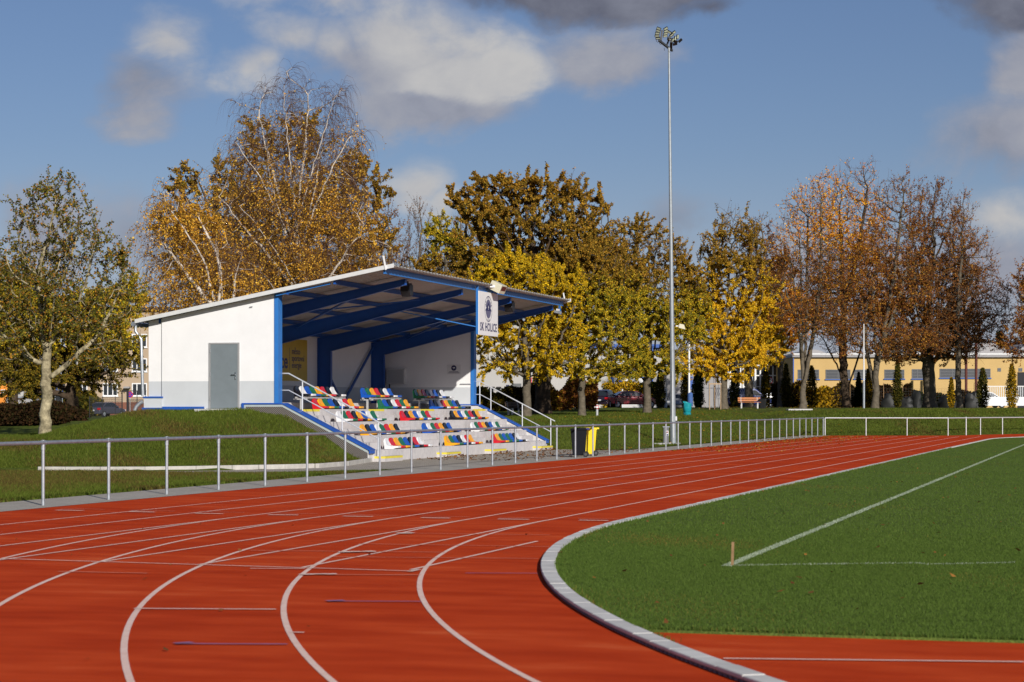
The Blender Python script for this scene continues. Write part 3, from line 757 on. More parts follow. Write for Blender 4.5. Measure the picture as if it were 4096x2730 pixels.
# ---------------------------------------------------------------- things hung on the stand
# yellow banner on the back wall
xb = XB + .012
t = thing('banner', (xb, 74.9, 2.75), 'yellow banner with blue lettering on the back wall of the stand', 'banner')
MB().box(XB + .002, xb, 69.6, 77.05, 2.74, 4.33).build('banner_sheet', mat('yellow_banner_vinyl', (0.60, 0.42, 0.03, 1), rough=.45, var=.06, scale=2), t)
M_BINK = mat('banner_blue_ink', (0.03, 0.035, 0.17, 1), rough=.5)
text_mesh('Holice', 0.80, M_BINK, 'lettering', (xb + .004, 75.06, 3.22), (0, 1, 0), (0, 0, 1), t, align='RIGHT', boldoff=.014)
for i, w in enumerate(('město', 'sportovní', 'energie')):
    text_mesh(w, 0.33, M_BINK, 'lettering', (xb + .004, 75.46, 3.76 - .26 * i), (0, 1, 0), (0, 0, 1), t)
MB().box(xb, xb + .004, 75.24, 75.255, 3.12, 4.0).build('rule_line', M_BINK, t)
# club sign under the front edge
t = thing('club_sign', (-22.2, 74.2, 6.0), 'white hanging club sign with crest and SK HOLICE lettering under the roof edge', 'sign')
ys0, ys1, zs0, zs1 = 72.9, 75.3, 4.33, 5.9
MB().box(-22.215, -22.19, ys0, ys1, zs0, zs1).build('board', M_WHITE, t, bevel=0.003)
m = MB(); m.box(-22.30, -22.2155, ys0 - .005, ys0 + .05, zs0 + .02, 6.08); m.box(-22.30, -22.2155, ys1 - .05, ys1 + .0, zs0 + .02, 6.08); m.build('hanger', M_BLUEL, t)
MB().beam((-22.26, ys0 + .05, zs0 + .28), (-25.6, 72.5, zr(-25.6) - .25), .035, .035).build('strut', M_BLUEL, t)
xs_ = -22.1895
text_mesh('SK HOLICE', 0.415, M_INK, 'lettering', (xs_, (ys0 + ys1) / 2, zs0 + .17), (0, 1, 0), (0, 0, 1), t, align='CENTER', fit=2.08, boldoff=.010, spacing=1.12)
cy_, cz_ = (ys0 + ys1) / 2 - .02, 5.30; RC = 0.47
def ring(m, r0, r1, x, n=40, a0=0, a1=2 * math.pi):
    for i in range(n):
        a, b_ = a0 + (a1 - a0) * i / n, a0 + (a1 - a0) * (i + 1) / n
        P = lambda r, g: (cy_ + r * math.cos(g), cz_ + r * math.sin(g))
        q = [P(r0, a), P(r1, a), P(r1, b_), P(r0, b_)]
        m.add([(x, y, z) for y, z in q], [(0, 1, 2, 3)])
cr = MB(); ring(cr, RC - .022, RC, xs_ + .003); cr.build('crest_ring', M_INK, t, fix=False)
M_CREST = mat('crest_grey_blue', (0.12, 0.12, 0.20, 1), rough=.6)
cr = MB(); ring(cr, 0, .345, xs_ + .003, 30, R(12), R(168)); ring(cr, 0, .345, xs_ + .003, 30, R(192), R(348)); cr.build('crest_disc', M_CREST, t, fix=False)
cr = MB(); cr.add([(xs_ + .005, cy_ - .40, cz_ - .07), (xs_ + .005, cy_ + .40, cz_ - .07), (xs_ + .005, cy_, cz_ + .24)], [(0, 1, 2)]); cr.build('crest_triangle', M_INK, t, fix=False)
cr = MB(); cr.box(xs_ + .006, xs_ + .008, cy_ - .014, cy_ + .014, cz_ - .03, cz_ + .12); cr.box(xs_ + .0062, xs_ + .0078, cy_ - .05, cy_ + .05, cz_ + .05, cz_ + .078); cr.build('crest_cross', M_WHITE, t)
def around(s, a0, a1, r, size):
    for i, c in enumerate(s):
        if c == ' ': continue
        a = a0 + (a1 - a0) * i / (len(s) - 1)
        p = (xs_ + .003, cy_ + r * math.cos(a), cz_ + r * math.sin(a))
        up = (0, math.cos(a), math.sin(a)); rd = (0, math.sin(a), -math.cos(a))
        if a0 > math.pi: up = tuple(-q for q in up); rd = tuple(-q for q in rd)
        text_mesh(c, 0.115, M_INK, 'crest_letter', p, rd, up, t, align='CENTER', thick=.001)
around('SK HOLICE', R(160), R(20), .375, .1); around('1906', R(250), R(290), .455, .1)
# cream floodlight over the sign, two black loudspeakers, camera, wall cabinet, plaque
t = thing('floodlight', (-22.1, 74.55, 6.05), 'cream box floodlight on the roof edge above the club sign', 'floodlight')
m = MB(); m.hexa([(-22.25, 74.25, 6.06), (-21.85, 74.25, 5.86), (-21.85, 74.95, 5.86), (-22.25, 74.95, 6.06)], [(-22.12, 74.3, 6.36), (-21.72, 74.25, 6.16), (-21.72, 74.95, 6.16), (-22.12, 74.9, 6.36)]); m.build('housing', M_CREAM, t, bevel=.015)
m = MB(); m.hexa([(-21.846, 74.32, 5.90), (-21.84, 74.32, 5.90), (-21.84, 74.88, 5.90), (-21.846, 74.88, 5.90)], [(-21.726, 74.32, 6.12), (-21.72, 74.32, 6.12), (-21.72, 74.88, 6.12), (-21.726, 74.88, 6.12)]); m.build('lens', M_DARKGLASS, t)
MB().beam((-22.4, 74.0, 6.13), (-22.0, 74.24, 6.13), .04, .09).build('bracket', M_WHITE, t)
for yq, xq, lab in ((67.15, -22.95, 'black loudspeaker under the roof nearest the mound end'), (79.3, -22.9, 'black loudspeaker under the roof behind the sign, far half')):
    zz = zr(xq) - .28
    t = thing('loudspeaker', (xq, yq, zz), lab, 'loudspeaker', 'loudspeakers under the stand roof')
    m = MB(); m.prism([(yq - .20, zz - .18), (yq - .05, zz - .36), (yq + .22, zz - .30), (yq + .22, zz + .02), (yq + .05, zz + .10), (yq - .18, zz + .02)], 'x', xq - .16, xq + .16); m.build('cabinet', M_BLACK, t, bevel=.02)
    m = MB(); m.box(xq - .03, xq + .03, yq - .09, yq + .12, zz + .10, zz + .17); m.build('bracket', M_BLACK, t)
t = thing('security_camera', (-22.3, 84.6, 5.75), 'small grey security camera at the far corner of the roof edge', 'camera')
m = MB(); m.beam((-22.45, 84.35, 5.66), (-22.15, 84.35, 5.60), .12, .10); m.build('camera_body', M_GALVD, t, bevel=.01)
m = MB(); m.beam((-22.36, 84.75, 6.02), (-22.36, 85.0, 5.58), .08, .05); m.build('bracket', M_BLUEL, t); MB().box(-22.38, -22.34, 84.4, 84.8, 5.70, 5.78).build('arm', M_WHITE, t)
t = thing('wall_cabinet', (-29.3, 84.7, 3.0), 'grey metal wall cabinet on the far inner gable', 'cabinet')
m = MB(); m.box(-29.80, -29.0, 84.58, 84.798, 2.72, 3.36); m.build('cabinet_body', mat('cabinet_grey', srgb(196, 196, 194), rough=.5), t, bevel=.01)
MB().box(-29.74, -29.06, 84.57, 84.58, 2.77, 3.31).build('cabinet_door', mat('cabinet_door_grey', srgb(168, 170, 170), rough=.5), t)
m = MB(); m.tube([(-29.72, 84.75, 2.72), (-29.72, 84.75, 2.55), (-29.82, 84.75, 2.42)], .025, 6); m.build('cable', M_BLACK, t)
t = thing('plaque', (-26.9, 84.79, 3.35), 'small grey plaque with a dark round emblem by the blue corner post', 'plaque')
MB().box(-27.2, -26.6, 84.785, 84.799, 3.12, 3.52).build('plate', mat('plaque_grey', srgb(214, 214, 212), rough=.5), t)
m = MB(); m.tube([(-26.9, 84.780, 3.38), (-26.9, 84.785, 3.38)], .115, 20); m.build('emblem', M_INK, t)
m = MB(); m.add([(-26.97, 84.779, 3.40), (-26.84, 84.779, 3.36), (-26.85, 84.779, 3.42)], [(0, 1, 2)]); m.add([(-26.93, 84.7785, 3.33), (-26.90, 84.7785, 3.40), (-26.87, 84.7785, 3.38)], [(0, 1, 2)])
m.build('emblem_mark', M_WHITE, t, fix=False)
m = MB(); m.box(-27.14, -26.66, 84.782, 84.785, 3.17, 3.19); m.box(-27.10, -26.7, 84.782, 84.785, 3.22, 3.238); m.build('caption', M_INK, t)
# ================================================================ TREES
def frames(T):
    ref = np.where(np.abs(T[:, 2:3]) > 0.92, np.array([[1., 0, 0.13]]), np.array([[0.05, 0.02, 1.]]))
    A = np.cross(T, ref); A /= np.linalg.norm(A, axis=1, keepdims=True) + 1e-9
    B = np.cross(T, A); return A, B
def edge_tubes(P0, P1, R0, R1, n):
    T = P1 - P0; T = T / (np.linalg.norm(T, axis=1, keepdims=True) + 1e-9)
    A, B = frames(T); k = len(P0)
    g = 2 * np.pi * np.arange(n) / n
    c = np.cos(g)[None, :, None]; s = np.sin(g)[None, :, None]
    ring = A[:, None, :] * c + B[:, None, :] * s
    V0 = P0[:, None, :] + ring * R0[:, None, None]; V1 = P1[:, None, :] + ring * R1[:, None, None]
    V = np.concatenate([V0, V1], 1).reshape(-1, 3)
    base = (np.arange(k) * 2 * n)[:, None]; j = np.arange(n)[None, :]; j2 = (np.arange(n) + 1)[None, :] % n
    F = np.stack([base + j, base + j2, base + n + j2, base + n + j], -1).reshape(-1, 4)
    return V, F
def colonize(rs, roots, attr, step, kill, infl=9e9, maxn=6500, upb=0.0, iters=220):
    """space colonization: roots = list of (pos, parent); grows towards the attraction points"""
    N = [np.array(p, float) for p, _ in roots]; par = [q for _, q in roots]
    A = attr.copy(); P = np.array(N)
    d = np.linalg.norm(A[:, None, :] - P[None, :, :], axis=2); near = d.argmin(1); nd = d.min(1)
    for it in range(iters):
        if len(A) == 0 or len(N) > maxn: break
        act = nd < infl
        if not act.any(): break
        idx = near[act]; V = A[act] - np.array(N)[idx]; V /= np.linalg.norm(V, axis=1, keepdims=True) + 1e-9
        acc = np.zeros((len(N), 3)); np.add.at(acc, idx, V)
        gi = np.unique(idx); new = []
        for i in gi:
            v = acc[i]; l = np.linalg.norm(v)
            if l < 1e-6: continue
            v = v / l + rs.normal(0, .16, 3) + np.array([0, 0, upb]); v /= np.linalg.norm(v)
            new.append((N[i] + v * step, i))
        if not new: break
        k0 = len(N)
        for p, i in new: N.append(p); par.append(i)
        NP = np.array([p for p, _ in new])
        dd = np.linalg.norm(A[:, None, :] - NP[None, :, :], axis=2); m = dd.argmin(1); md = dd.min(1)
        better = md < nd; near = np.where(better, m + k0, near); nd = np.where(better, md, nd)
        keep = nd > kill; A = A[keep]; near = near[keep]; nd = nd[keep]
    return np.array(N), np.array(par)

PAL = {
 'birch': [(214, 156, 50), (230, 176, 60), (190, 136, 44), (160, 116, 44), (236, 192, 80), (166, 130, 50)],
 'oakgold': [(172, 126, 44), (144, 108, 40), (190, 142, 48), (116, 94, 40), (156, 130, 50), (100, 82, 38)],
 'oak': [(160, 124, 46), (134, 108, 42), (178, 136, 50), (142, 100, 40), (112, 102, 42), (190, 150, 52), (94, 82, 36)],
 'yellow': [(222, 182, 36), (240, 200, 42), (196, 160, 36), (158, 140, 42), (124, 120, 42), (206, 166, 36)],
 'ygreen': [(200, 170, 42), (164, 148, 42), (128, 130, 46), (214, 182, 46), (104, 112, 44), (176, 142, 40)],
 'bright': [(240, 194, 36), (226, 180, 40), (246, 206, 56), (200, 160, 38), (160, 142, 44), (220, 166, 34)],
 'orange': [(240, 158, 38), (250, 178, 48), (214, 132, 36), (186, 112, 34), (250, 190, 58)],
 'brown': [(124, 82, 48), (138, 92, 52), (108, 70, 44), (154, 108, 54), (114, 80, 50)],
 'redbrown': [(140, 86, 44), (156, 98, 48), (118, 72, 40), (172, 120, 52), (102, 64, 40), (184, 138, 54)],
 'plane': [(92, 94, 40), (112, 106, 42), (132, 120, 44), (78, 82, 38), (156, 124, 46), (66, 68, 34), (164, 114, 44)],
 'dark': [(86, 82, 34), (106, 96, 36), (130, 114, 38), (158, 132, 42), (70, 68, 32), (114, 88, 34)],
 'hedge':  [(46, 34, 24), (58, 40, 26), (42, 36, 22), (68, 50, 30), (52, 48, 26)],  # dark purple-brown leaves, deepened modestly to stand in for shade
 'green':  [(46, 60, 22), (58, 72, 26), (38, 50, 20), (72, 84, 30)],
 'conifer': [(30, 40, 18), (38, 50, 22), (26, 34, 18)],
 'shrub':  [(52, 58, 26), (66, 68, 28), (44, 48, 22), (88, 80, 30), (104, 92, 34)],
 'gold':   [(190, 148, 30), (168, 128, 28), (140, 112, 28), (206, 166, 40), (110, 96, 28)],
}
PALL = {k: np.array([srgb(*c)[:3] for c in v]) for k, v in PAL.items()}
M_LEAF = leaf_mat('autumn_leaf')
BARK = {
 'grey': mat('grey_bark', srgb(98, 90, 77), rough=.95, var=.32, scale=5, bump=.6, bscale=18, spec=.1),
 'dark': mat('dark_bark', srgb(74, 62, 50), rough=.95, var=.3, scale=5, bump=.6, bscale=18, spec=.1),
 'birch': mat('birch_bark', srgb(226, 216, 202), rough=.8, var=0, scale=3, bump=.2, bscale=14, spec=.2, col2=srgb(150, 136, 120)),
 'plane': mat('plane_bark', srgb(88, 80, 62), rough=.85, scale=5.5, bump=.1, bscale=14, spec=.2, col2=srgb(186, 174, 140)),
 'twig': mat('twig_bark', srgb(92, 66, 46), rough=.95, var=.15, scale=2, spec=.1),
 'twigb': mat('birch_twig', srgb(96, 70, 58), rough=.9, var=.15, scale=2, spec=.1),
 'twigg': mat('grey_twig', srgb(98, 86, 76), rough=.95, var=.15, scale=2, spec=.1),
}
def leaf_cards(rs, P, size, cols, aspect=0.75, droop=0.0, up=0.3):
    """one bent-less quad per leaf (a diamond), random orientation; P n x 3"""
    n = len(P); sz = size * rs.uniform(.65, 1.35, (n, 1))
    T = rs.normal(0, 1, (n, 3)); T[:, 2] -= droop; T /= np.linalg.norm(T, axis=1, keepdims=True)
    Q = rs.normal(0, 1, (n, 3)); Q[:, 2] *= .6
    B = np.cross(T, Q); B /= np.linalg.norm(B, axis=1, keepdims=True) + 1e-9
    Nn = np.cross(T, B)
    a = P; b = P + T * sz * .5 + B * sz * aspect * .5 + Nn * sz * .12; c = P + T * sz; d = P + T * sz * .5 - B * sz * aspect * .5 + Nn * sz * .12
    V = np.stack([a, b, c, d], 1).reshape(-1, 3); F = np.arange(4 * n).reshape(n, 4)
    return V, F, np.repeat(cols, 4, axis=0)
def pick(rs, pal, n, k=1.0):
    c = PALL[pal][rs.integers(0, len(PALL[pal]), n)]
    return c * rs.uniform(.8, 1.2, (n, 1)) * k

def tree(name, label, group, base, Z, lobes, seed, trunk_r=.2, fork=2.5, pal='oak', pal2=None, split=0.5, blend=.25, leaves=14000, lsize=.16, natt=900, step=.42,
         twig_n=3, twig_len=.9, twig_seg=3, twig_g=0.0, twig_up=.15, twig_r=.012, bark='grey', twig='twig', upb=0.02, stems=None, bz=None, shell=.35, cat='tree', leafprob=None, clump=.35, depth=1.0, leaf_lo=None, pipe=2.3, top_bare=0.0, minr=.014, voff=0.0):
    """base: display pixel of the trunk foot; lobes: crown ellipsoids as display pixels (cx, cy, rx, ry) at depth Z"""
    rs = np.random.default_rng(seed); dense = bark != 'birch' and clump >= .35 and upb < .1
    leaves = int(leaves * (4.4 if dense else 2.9)); lsize *= (.47 if dense else .5); clump *= .75
    if dense: natt = int(natt * 2.0); step *= .76
    b = np.array(atd(base[0], base[1], Z))
    if bz is not None: b[2] = bz
    else: b[2] = float(hterr(b[0], b[1])) - .05
    pm = Z * D / FPX                        # metres per display pixel
    view = np.array([-SY, CY, 0]); right = np.array([CY, SY, 0])
    att = []; vol = [max(1e-3, l[2] * l[3] * (l[2] if len(l) < 5 else l[4])) ** .72 for l in lobes]; tot = sum(vol); reg = []
    for l, v in zip(lobes, vol):
        n = max(8, int(natt * v / tot)); c = np.array(atd(l[0], l[1], Z)); off = (l[5] if len(l) > 5 else rs.uniform(-.35, .35) * l[2]) * pm
        c = c + view * (off + voff)
        u = rs.normal(0, 1, (n, 3)); u /= np.linalg.norm(u, axis=1, keepdims=True); rr = rs.uniform(0, 1, (n, 1)) ** (shell)
        e = np.array([l[2] * pm, (l[4] if len(l) > 4 and l[4] else l[2]) * pm * depth, l[3] * pm])
        q = u * rr * e
        att.append(c + right * q[:, :1] + view * q[:, 1:2] + np.array([0, 0, 1]) * q[:, 2:3])
    att = np.concatenate(att)
    att = att[att[:, 2] > b[2] + fork * .55]
    roots = []
    fz = fork
    if stems:
        n1 = None
        for (sx, sy, depth_off, fr0) in stems:       # display pixel where each stem ends; fr0: where on the first stem it starts
            tgt = np.array(atd(sx, sy, Z)) + view * depth_off
            last = -1 if not roots else int(round(fr0 * (n1 - 1))); p0 = b.copy() if not roots else np.array(roots[last][0])
            L_ = np.linalg.norm(tgt - p0); m = max(3, int(L_ / step)); bow = rs.normal(0, .045, 3) * L_; bow[2] = abs(bow[2]) if roots else 0
            for i in range(m + 1):
                f = i / m
                if i == 0 and roots: continue
                roots.append((p0 * (1 - f) + tgt * f + bow * math.sin(f * math.pi) + rs.normal(0, .03, 3), last)); last = len(roots) - 1
            if n1 is None: n1 = len(roots)
    else:
        m = max(3, int(fz / step)); last = -1; lean = rs.normal(0, .03, 2)
        for i in range(m + 1):
            roots.append((b + np.array([lean[0] * i * step * .6, lean[1] * i * step * .6, fz * i / m]) + np.array([rs.normal(0, .025), rs.normal(0, .025), 0]) * (i > 0), last)); last = len(roots) - 1
    N, par = colonize(rs, roots, att, step, step * 1.25, upb=upb)
    n = len(N)
    cnt = np.zeros(n); order = np.arange(n - 1, 0, -1)
    rad = np.zeros(n); nch = np.zeros(n, int)
    for i in range(1, n): nch[par[i]] += 1
    tips = nch == 0
    acc = np.where(tips, minr ** pipe, 0.0)
    for i in order: acc[par[i]] += acc[i] if not tips[par[i]] else 0
    rad = np.maximum(acc, minr ** pipe) ** (1 / pipe)
    rad = minr + (rad - minr) * (trunk_r - minr) / max(rad[0] - minr, 1e-6)
    hgt = N[:, 2] - b[2]
    flare = 1 + .45 * np.exp(-np.clip(hgt, 0, 9) / .28)
    rad = np.where(hgt < 1.2, rad * flare, rad)
    I = np.arange(1, n); P0 = N[par[I]]; P1 = N[I]; r1_ = rad[I]; r0_ = np.minimum(rad[par[I]], r1_ * 1.18)
    r0_[hgt[par[I]] < 1.2] = rad[par[I]][hgt[par[I]] < 1.2]
    big = r1_ > .05
    root = thing(name, tuple(b), label, cat, group)
    Vs, Fs = [], []; k = 0
    for msk, ns in ((big, 9), (~big, 4)):
        if msk.any():
            dv = P1[msk] - P0[msk]; ln_ = np.linalg.norm(dv, axis=1, keepdims=True); ex = np.minimum(r1_[msk][:, None] * .55, ln_ * .4) / ln_
            V, F = edge_tubes(P0[msk] - dv * ex * .8, P1[msk] + dv * ex, r0_[msk], r1_[msk], ns); Vs.append(V); Fs.append(F + k); k += len(V)
    np_mesh('trunk', np.concatenate(Vs), np.concatenate(Fs), BARK[bark], root, smooth=True, off=b)
    # twigs
    cand = np.where(rad < .05)[0]; cand = cand[cand > 3]
    S0 = np.repeat(cand, twig_n); S0 = S0[rs.uniform(0, 1, len(S0)) < np.where(tips[S0], 1, .75)]
    bd = N[S0] - N[par[S0]]; bd /= np.linalg.norm(bd, axis=1, keepdims=True) + 1e-9
    dr = bd * .8 + rs.normal(0, .55, (len(S0), 3)); dr[:, 2] += twig_up; dr /= np.linalg.norm(dr, axis=1, keepdims=True)
    L_ = twig_len * rs.uniform(.45, 1.25, (len(S0), 1)); p = N[S0].copy(); tp = [p]; TV, TF_ = [], []; k = 0
    r_ = np.full(len(S0), twig_r)
    for s in range(twig_seg):
        dr = dr + np.array([0, 0, -twig_g]) * (s + .5) / twig_seg + rs.normal(0, .10, dr.shape); dr /= np.linalg.norm(dr, axis=1, keepdims=True)
        q = p + dr * L_ / twig_seg; V, F = edge_tubes(p, q, r_ * (1 - .75 * s / twig_seg), r_ * (1 - .75 * (s + 1) / twig_seg), 3)
        TV.append(V); TF_.append(F + k); k += len(V); p = q; tp.append(p)
    np_mesh('twigs', np.concatenate(TV), np.concatenate(TF_), BARK[twig], root, off=b)
    # leaves along the twigs
    if leaves > 0:
        zz = N[S0][:, 2]; z0, z1 = np.percentile(zz, 2), np.percentile(zz, 99); h = np.clip((zz - z0) / (z1 - z0), 0, 1.1)
        # clumps: whole patches of the crown carry more or fewer leaves
        ph = rs.uniform(0, 6.28, (5, 3)); fr = rs.normal(0, 1, (5, 3)) * (1.9 / max(1.2, step * 3))
        fld = sum(np.sin((N[S0] @ fr[i]) + ph[i, 0]) for i in range(5)) / 2.2
        w = np.clip(1 + clump * 2.2 * fld, .04, None) * np.clip(1 - top_bare * np.clip((h - .45) / .5, 0, 1), .01, 1)
        if leaf_lo is not None: w *= np.clip((h - leaf_lo) / .1, .05, 1)
        pick_i = rs.choice(len(S0), leaves, p=w / w.sum())
        f = rs.uniform(.1, 1, leaves) * twig_seg; fi = np.minimum(f.astype(int), twig_seg - 1); fr_ = (f - fi)[:, None]
        TP = np.stack(tp, 0); P = TP[fi, pick_i] * (1 - fr_) + TP[fi + 1, pick_i] * fr_ + rs.normal(0, lsize * .35, (leaves, 3))
        cols = pick(rs, pal, leaves)
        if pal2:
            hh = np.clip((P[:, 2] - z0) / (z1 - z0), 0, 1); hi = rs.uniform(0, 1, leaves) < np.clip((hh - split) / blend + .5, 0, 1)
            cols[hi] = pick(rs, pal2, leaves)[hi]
        # neighbouring leaves share a tone
        g = sum(np.sin((P @ (fr[i] * 1.7)) + ph[i, 1]) for i in range(5)) / 5
        cols *= (1 + .22 * g)[:, None]
        V, F, C = leaf_cards(rs, P, lsize, np.clip(cols, 0.002, 1), droop=.6 if twig_g > .3 else .25)
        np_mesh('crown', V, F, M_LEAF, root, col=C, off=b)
    return root

GT = 'autumn trees behind the running track'
tree('plane_tree', 'young plane tree with pale flaking trunk on the mound edge, sparse green and yellow leaves', None, (104, 1003), 66,
     [(150, 470, 50, 80), (110, 450, 40, 40), (60, 530, 50, 70), (190, 560, 70, 90), (250, 620, 60, 60), (110, 610, 80, 80), (40, 640, 60, 80), (150, 720, 110, 80), (270, 690, 50, 60), (60, 760, 90, 80), (220, 790, 70, 60), (0, 720, 60, 100), (-60, 690, 70, 140)], 11,
     trunk_r=.165, fork=2.1, pal='plane', leaves=6200, lsize=.15, natt=620, step=.30, twig_n=2, twig_len=.62, twig_r=.008, bark='plane', twig='twigg', minr=.010, clump=.5, shell=.33, bz=.80)
tree('leafy_tree', 'dense olive and yellow tree, its dark trunk beside the parked grey saloon', GT, (165, 935), 112,
     [(230, 720, 70, 60), (150, 760, 90, 70), (70, 800, 90, 80), (230, 800, 85, 60), (280, 840, 45, 45), (170, 850, 90, 45), (20, 720, 80, 80), (60, 880, 70, 45), (290, 700, 40, 60)], 12,
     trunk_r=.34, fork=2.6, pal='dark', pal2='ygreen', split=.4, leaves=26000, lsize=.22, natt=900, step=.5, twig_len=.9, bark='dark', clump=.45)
tree('leafy_tree', 'shady green tree at the left edge of the park, beyond the dark hedge', GT, (30, 940), 128,
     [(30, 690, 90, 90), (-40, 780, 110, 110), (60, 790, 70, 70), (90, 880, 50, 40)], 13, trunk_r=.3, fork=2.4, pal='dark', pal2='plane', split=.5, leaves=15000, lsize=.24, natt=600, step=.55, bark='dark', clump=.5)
# birches behind the stand
tree('birch_tree', 'tallest birch, white branching limbs with bare drooping twigs at the top, behind the stand', GT, (672, 900), 98,
     [(640, 225, 65, 85), (700, 260, 75, 80), (580, 260, 55, 80), (770, 250, 45, 75), (620, 350, 120, 90), (730, 350, 110, 80), (810, 320, 40, 60), (560, 430, 90, 80), (700, 450, 150, 100), (800, 470, 70, 90), (600, 560, 150, 100), (740, 580, 150, 90), (860, 590, 55, 70), (640, 670, 190, 70), (780, 680, 120, 60)], 21,
     trunk_r=.17, fork=5.0, pal='birch', leaves=12000, lsize=.17, natt=1700, step=.34, twig_n=8, twig_len=1.6, twig_seg=5, twig_g=2.0, twig_up=.1, twig_r=.0065, bark='birch', twig='twigb',
     stems=[(676, 540, 0, 0), (655, 200, -.5, .82), (590, 250, .8, .9), (620, 330, -1.2, .78), (705, 230, 1.0, 1), (770, 235, -.6, 1), (735, 340, .9, .9), (800, 320, .3, .86), (545, 330, -.5, .72), (500, 450, .5, .66), (560, 480, -1.4, .6), (690, 380, -1.5, .95), (840, 520, -.6, .6), (600, 620, -1.3, .5)],
     top_bare=.98, clump=.5, minr=.010, upb=.12, pipe=2.35, voff=1.2, depth=.8)
tree('birch_tree', 'lower birch leaning out to the left over the stand roof, thin white stems', GT, (560, 880), 93,
     [(390, 470, 55, 60), (370, 560, 50, 90), (430, 540, 80, 80), (480, 620, 110, 80), (400, 660, 70, 80), (540, 700, 100, 60), (350, 640, 30, 70)], 22,
     trunk_r=.14, fork=4, pal='birch', leaves=8500, lsize=.165, natt=1000, step=.34, twig_n=8, twig_len=1.5, twig_seg=5, twig_g=2.0, twig_r=.0065, bark='birch', twig='twigb',
     stems=[(490, 680, 0, 0), (405, 500, -.4, 1), (375, 560, .4, .9), (450, 500, .8, .85), (500, 560, -.6, .8), (545, 600, .6, .6)], clump=.5, minr=.010, upb=.1, pipe=2.35, voff=.8, depth=.8)
tree('oak_tree', 'bronze leaved oak crowded behind the birches', GT, (640, 910), 118,
     [(440, 430, 55, 55), (520, 410, 60, 50), (590, 330, 50, 60), (700, 330, 60, 60), (810, 400, 50, 60), (860, 450, 40, 60), (560, 500, 120, 80), (720, 480, 130, 90), (830, 560, 80, 90), (430, 560, 80, 100), (600, 620, 160, 90), (760, 650, 150, 70), (880, 640, 45, 50)], 23,
     trunk_r=.38, fork=4, pal='oakgold', pal2='oak', split=.6, leaves=34000, lsize=.24, natt=1250, step=.52, twig_n=2, twig_len=.8, bark='dark', clump=.6, shell=.45)
# bare poplars and the gap
tree('poplar_tree', 'narrow bare grey poplar rising between the birches and the big oak', GT, (955, 915), 185, [(955, 560, 32, 105), (940, 640, 45, 80), (975, 620, 35, 80), (985, 540, 18, 60)], 31,
     trunk_r=.30, fork=4, pal='brown', leaves=900, lsize=.2, natt=1600, step=.45, twig_n=4, twig_len=1.2, twig_up=1.2, twig_r=.012, twig='twigg', upb=.35, minr=.013, pipe=2.4)
tree('poplar_tree', 'second narrow bare poplar half hidden by the big oak', GT, (1058, 915), 190, [(1058, 570, 24, 95), (1040, 640, 35, 70), (1075, 640, 25, 70)], 32,
     trunk_r=.28, fork=4, pal='brown', leaves=500, lsize=.2, natt=1040, step=.45, twig_n=4, twig_len=1.2, twig_up=1.2, twig_r=.012, twig='twigg', upb=.35, minr=.013, pipe=2.4)
tree('bare_tree', 'small bare dark tree against the white cloud beside the birch', GT, (893, 915), 165, [(893, 540, 32, 70), (915, 580, 28, 60), (880, 620, 40, 70)], 33,
     trunk_r=.24, fork=4, pal='brown', leaves=1300, lsize=.2, natt=420, step=.55, twig_n=3, twig_len=1.1, twig_up=.5, twig_r=.014, minr=.018, upb=.15)
tree('leafy_tree', 'golden olive tree between the poplars over the stand roof', GT, (1010, 915), 160, [(1010, 530, 30, 35), (1030, 590, 45, 60), (1000, 640, 55, 70), (1060, 660, 40, 50)], 34,
     trunk_r=.28, fork=4, pal='oakgold', pal2='ygreen', split=.6, leaves=9500, lsize=.26, natt=420, step=.55, clump=.5)
# middle group
tree('oak_tree', 'big round bronze oak with thick dark trunk, highest of the trees right of the stand', GT, (1246, 957), 142,
     [(1215, 440, 70, 45), (1130, 440, 45, 40), (1300, 450, 60, 50), (1370, 490, 40, 50), (1090, 480, 55, 45), (1060, 470, 35, 30), (1180, 520, 120, 60), (1310, 540, 110, 60), (1390, 560, 50, 70), (1090, 570, 60, 70), (1240, 620, 150, 70), (1130, 660, 90, 70), (1350, 650, 80, 70), (1420, 540, 25, 40)], 41,
     trunk_r=.52, fork=3.3, pal='oak', pal2='oakgold', split=.8, leaves=40000, lsize=.27, natt=1500, step=.62, twig_n=2, twig_len=.95, twig_r=.014, bark='dark', clump=.75, shell=.42, minr=.02)
tree('linden_tree', 'bright yellow linden leaning over the far end wall of the stand', GT, (1210, 957), 129,
     [(1190, 640, 110, 60), (1260, 680, 100, 70), (1150, 720, 75, 70), (1230, 760, 120, 55), (1140, 800, 55, 45), (1200, 825, 80, 35), (1290, 770, 60, 60), (1110, 760, 30, 60), (1180, 838, 90, 30), (1265, 832, 70, 35), (1120, 690, 50, 60)], 42,
     trunk_r=.25, fork=2.8, pal='yellow', leaves=44000, lsize=.20, natt=900, step=.5, twig_n=2, twig_len=.85, clump=.6, shell=.45)
tree('linden_tree', 'yellow green linden with pale forked trunk in front of the dark hatchback', GT, (1337, 957), 131,
     [(1340, 610, 90, 60), (1400, 680, 80, 70), (1320, 700, 100, 70), (1390, 760, 90, 55), (1310, 790, 60, 45), (1430, 810, 55, 40), (1360, 820, 60, 35), (1400, 600, 70, 60), (1440, 720, 50, 80), (1325, 842, 70, 28), (1415, 845, 65, 28), (1290, 640, 60, 60)], 43,
     trunk_r=.21, fork=3.2, pal='ygreen', pal2='oak', split=.7, leaves=36000, lsize=.20, natt=850, step=.5, twig_n=2, twig_len=.85, clump=.6, shell=.45, bark='grey')
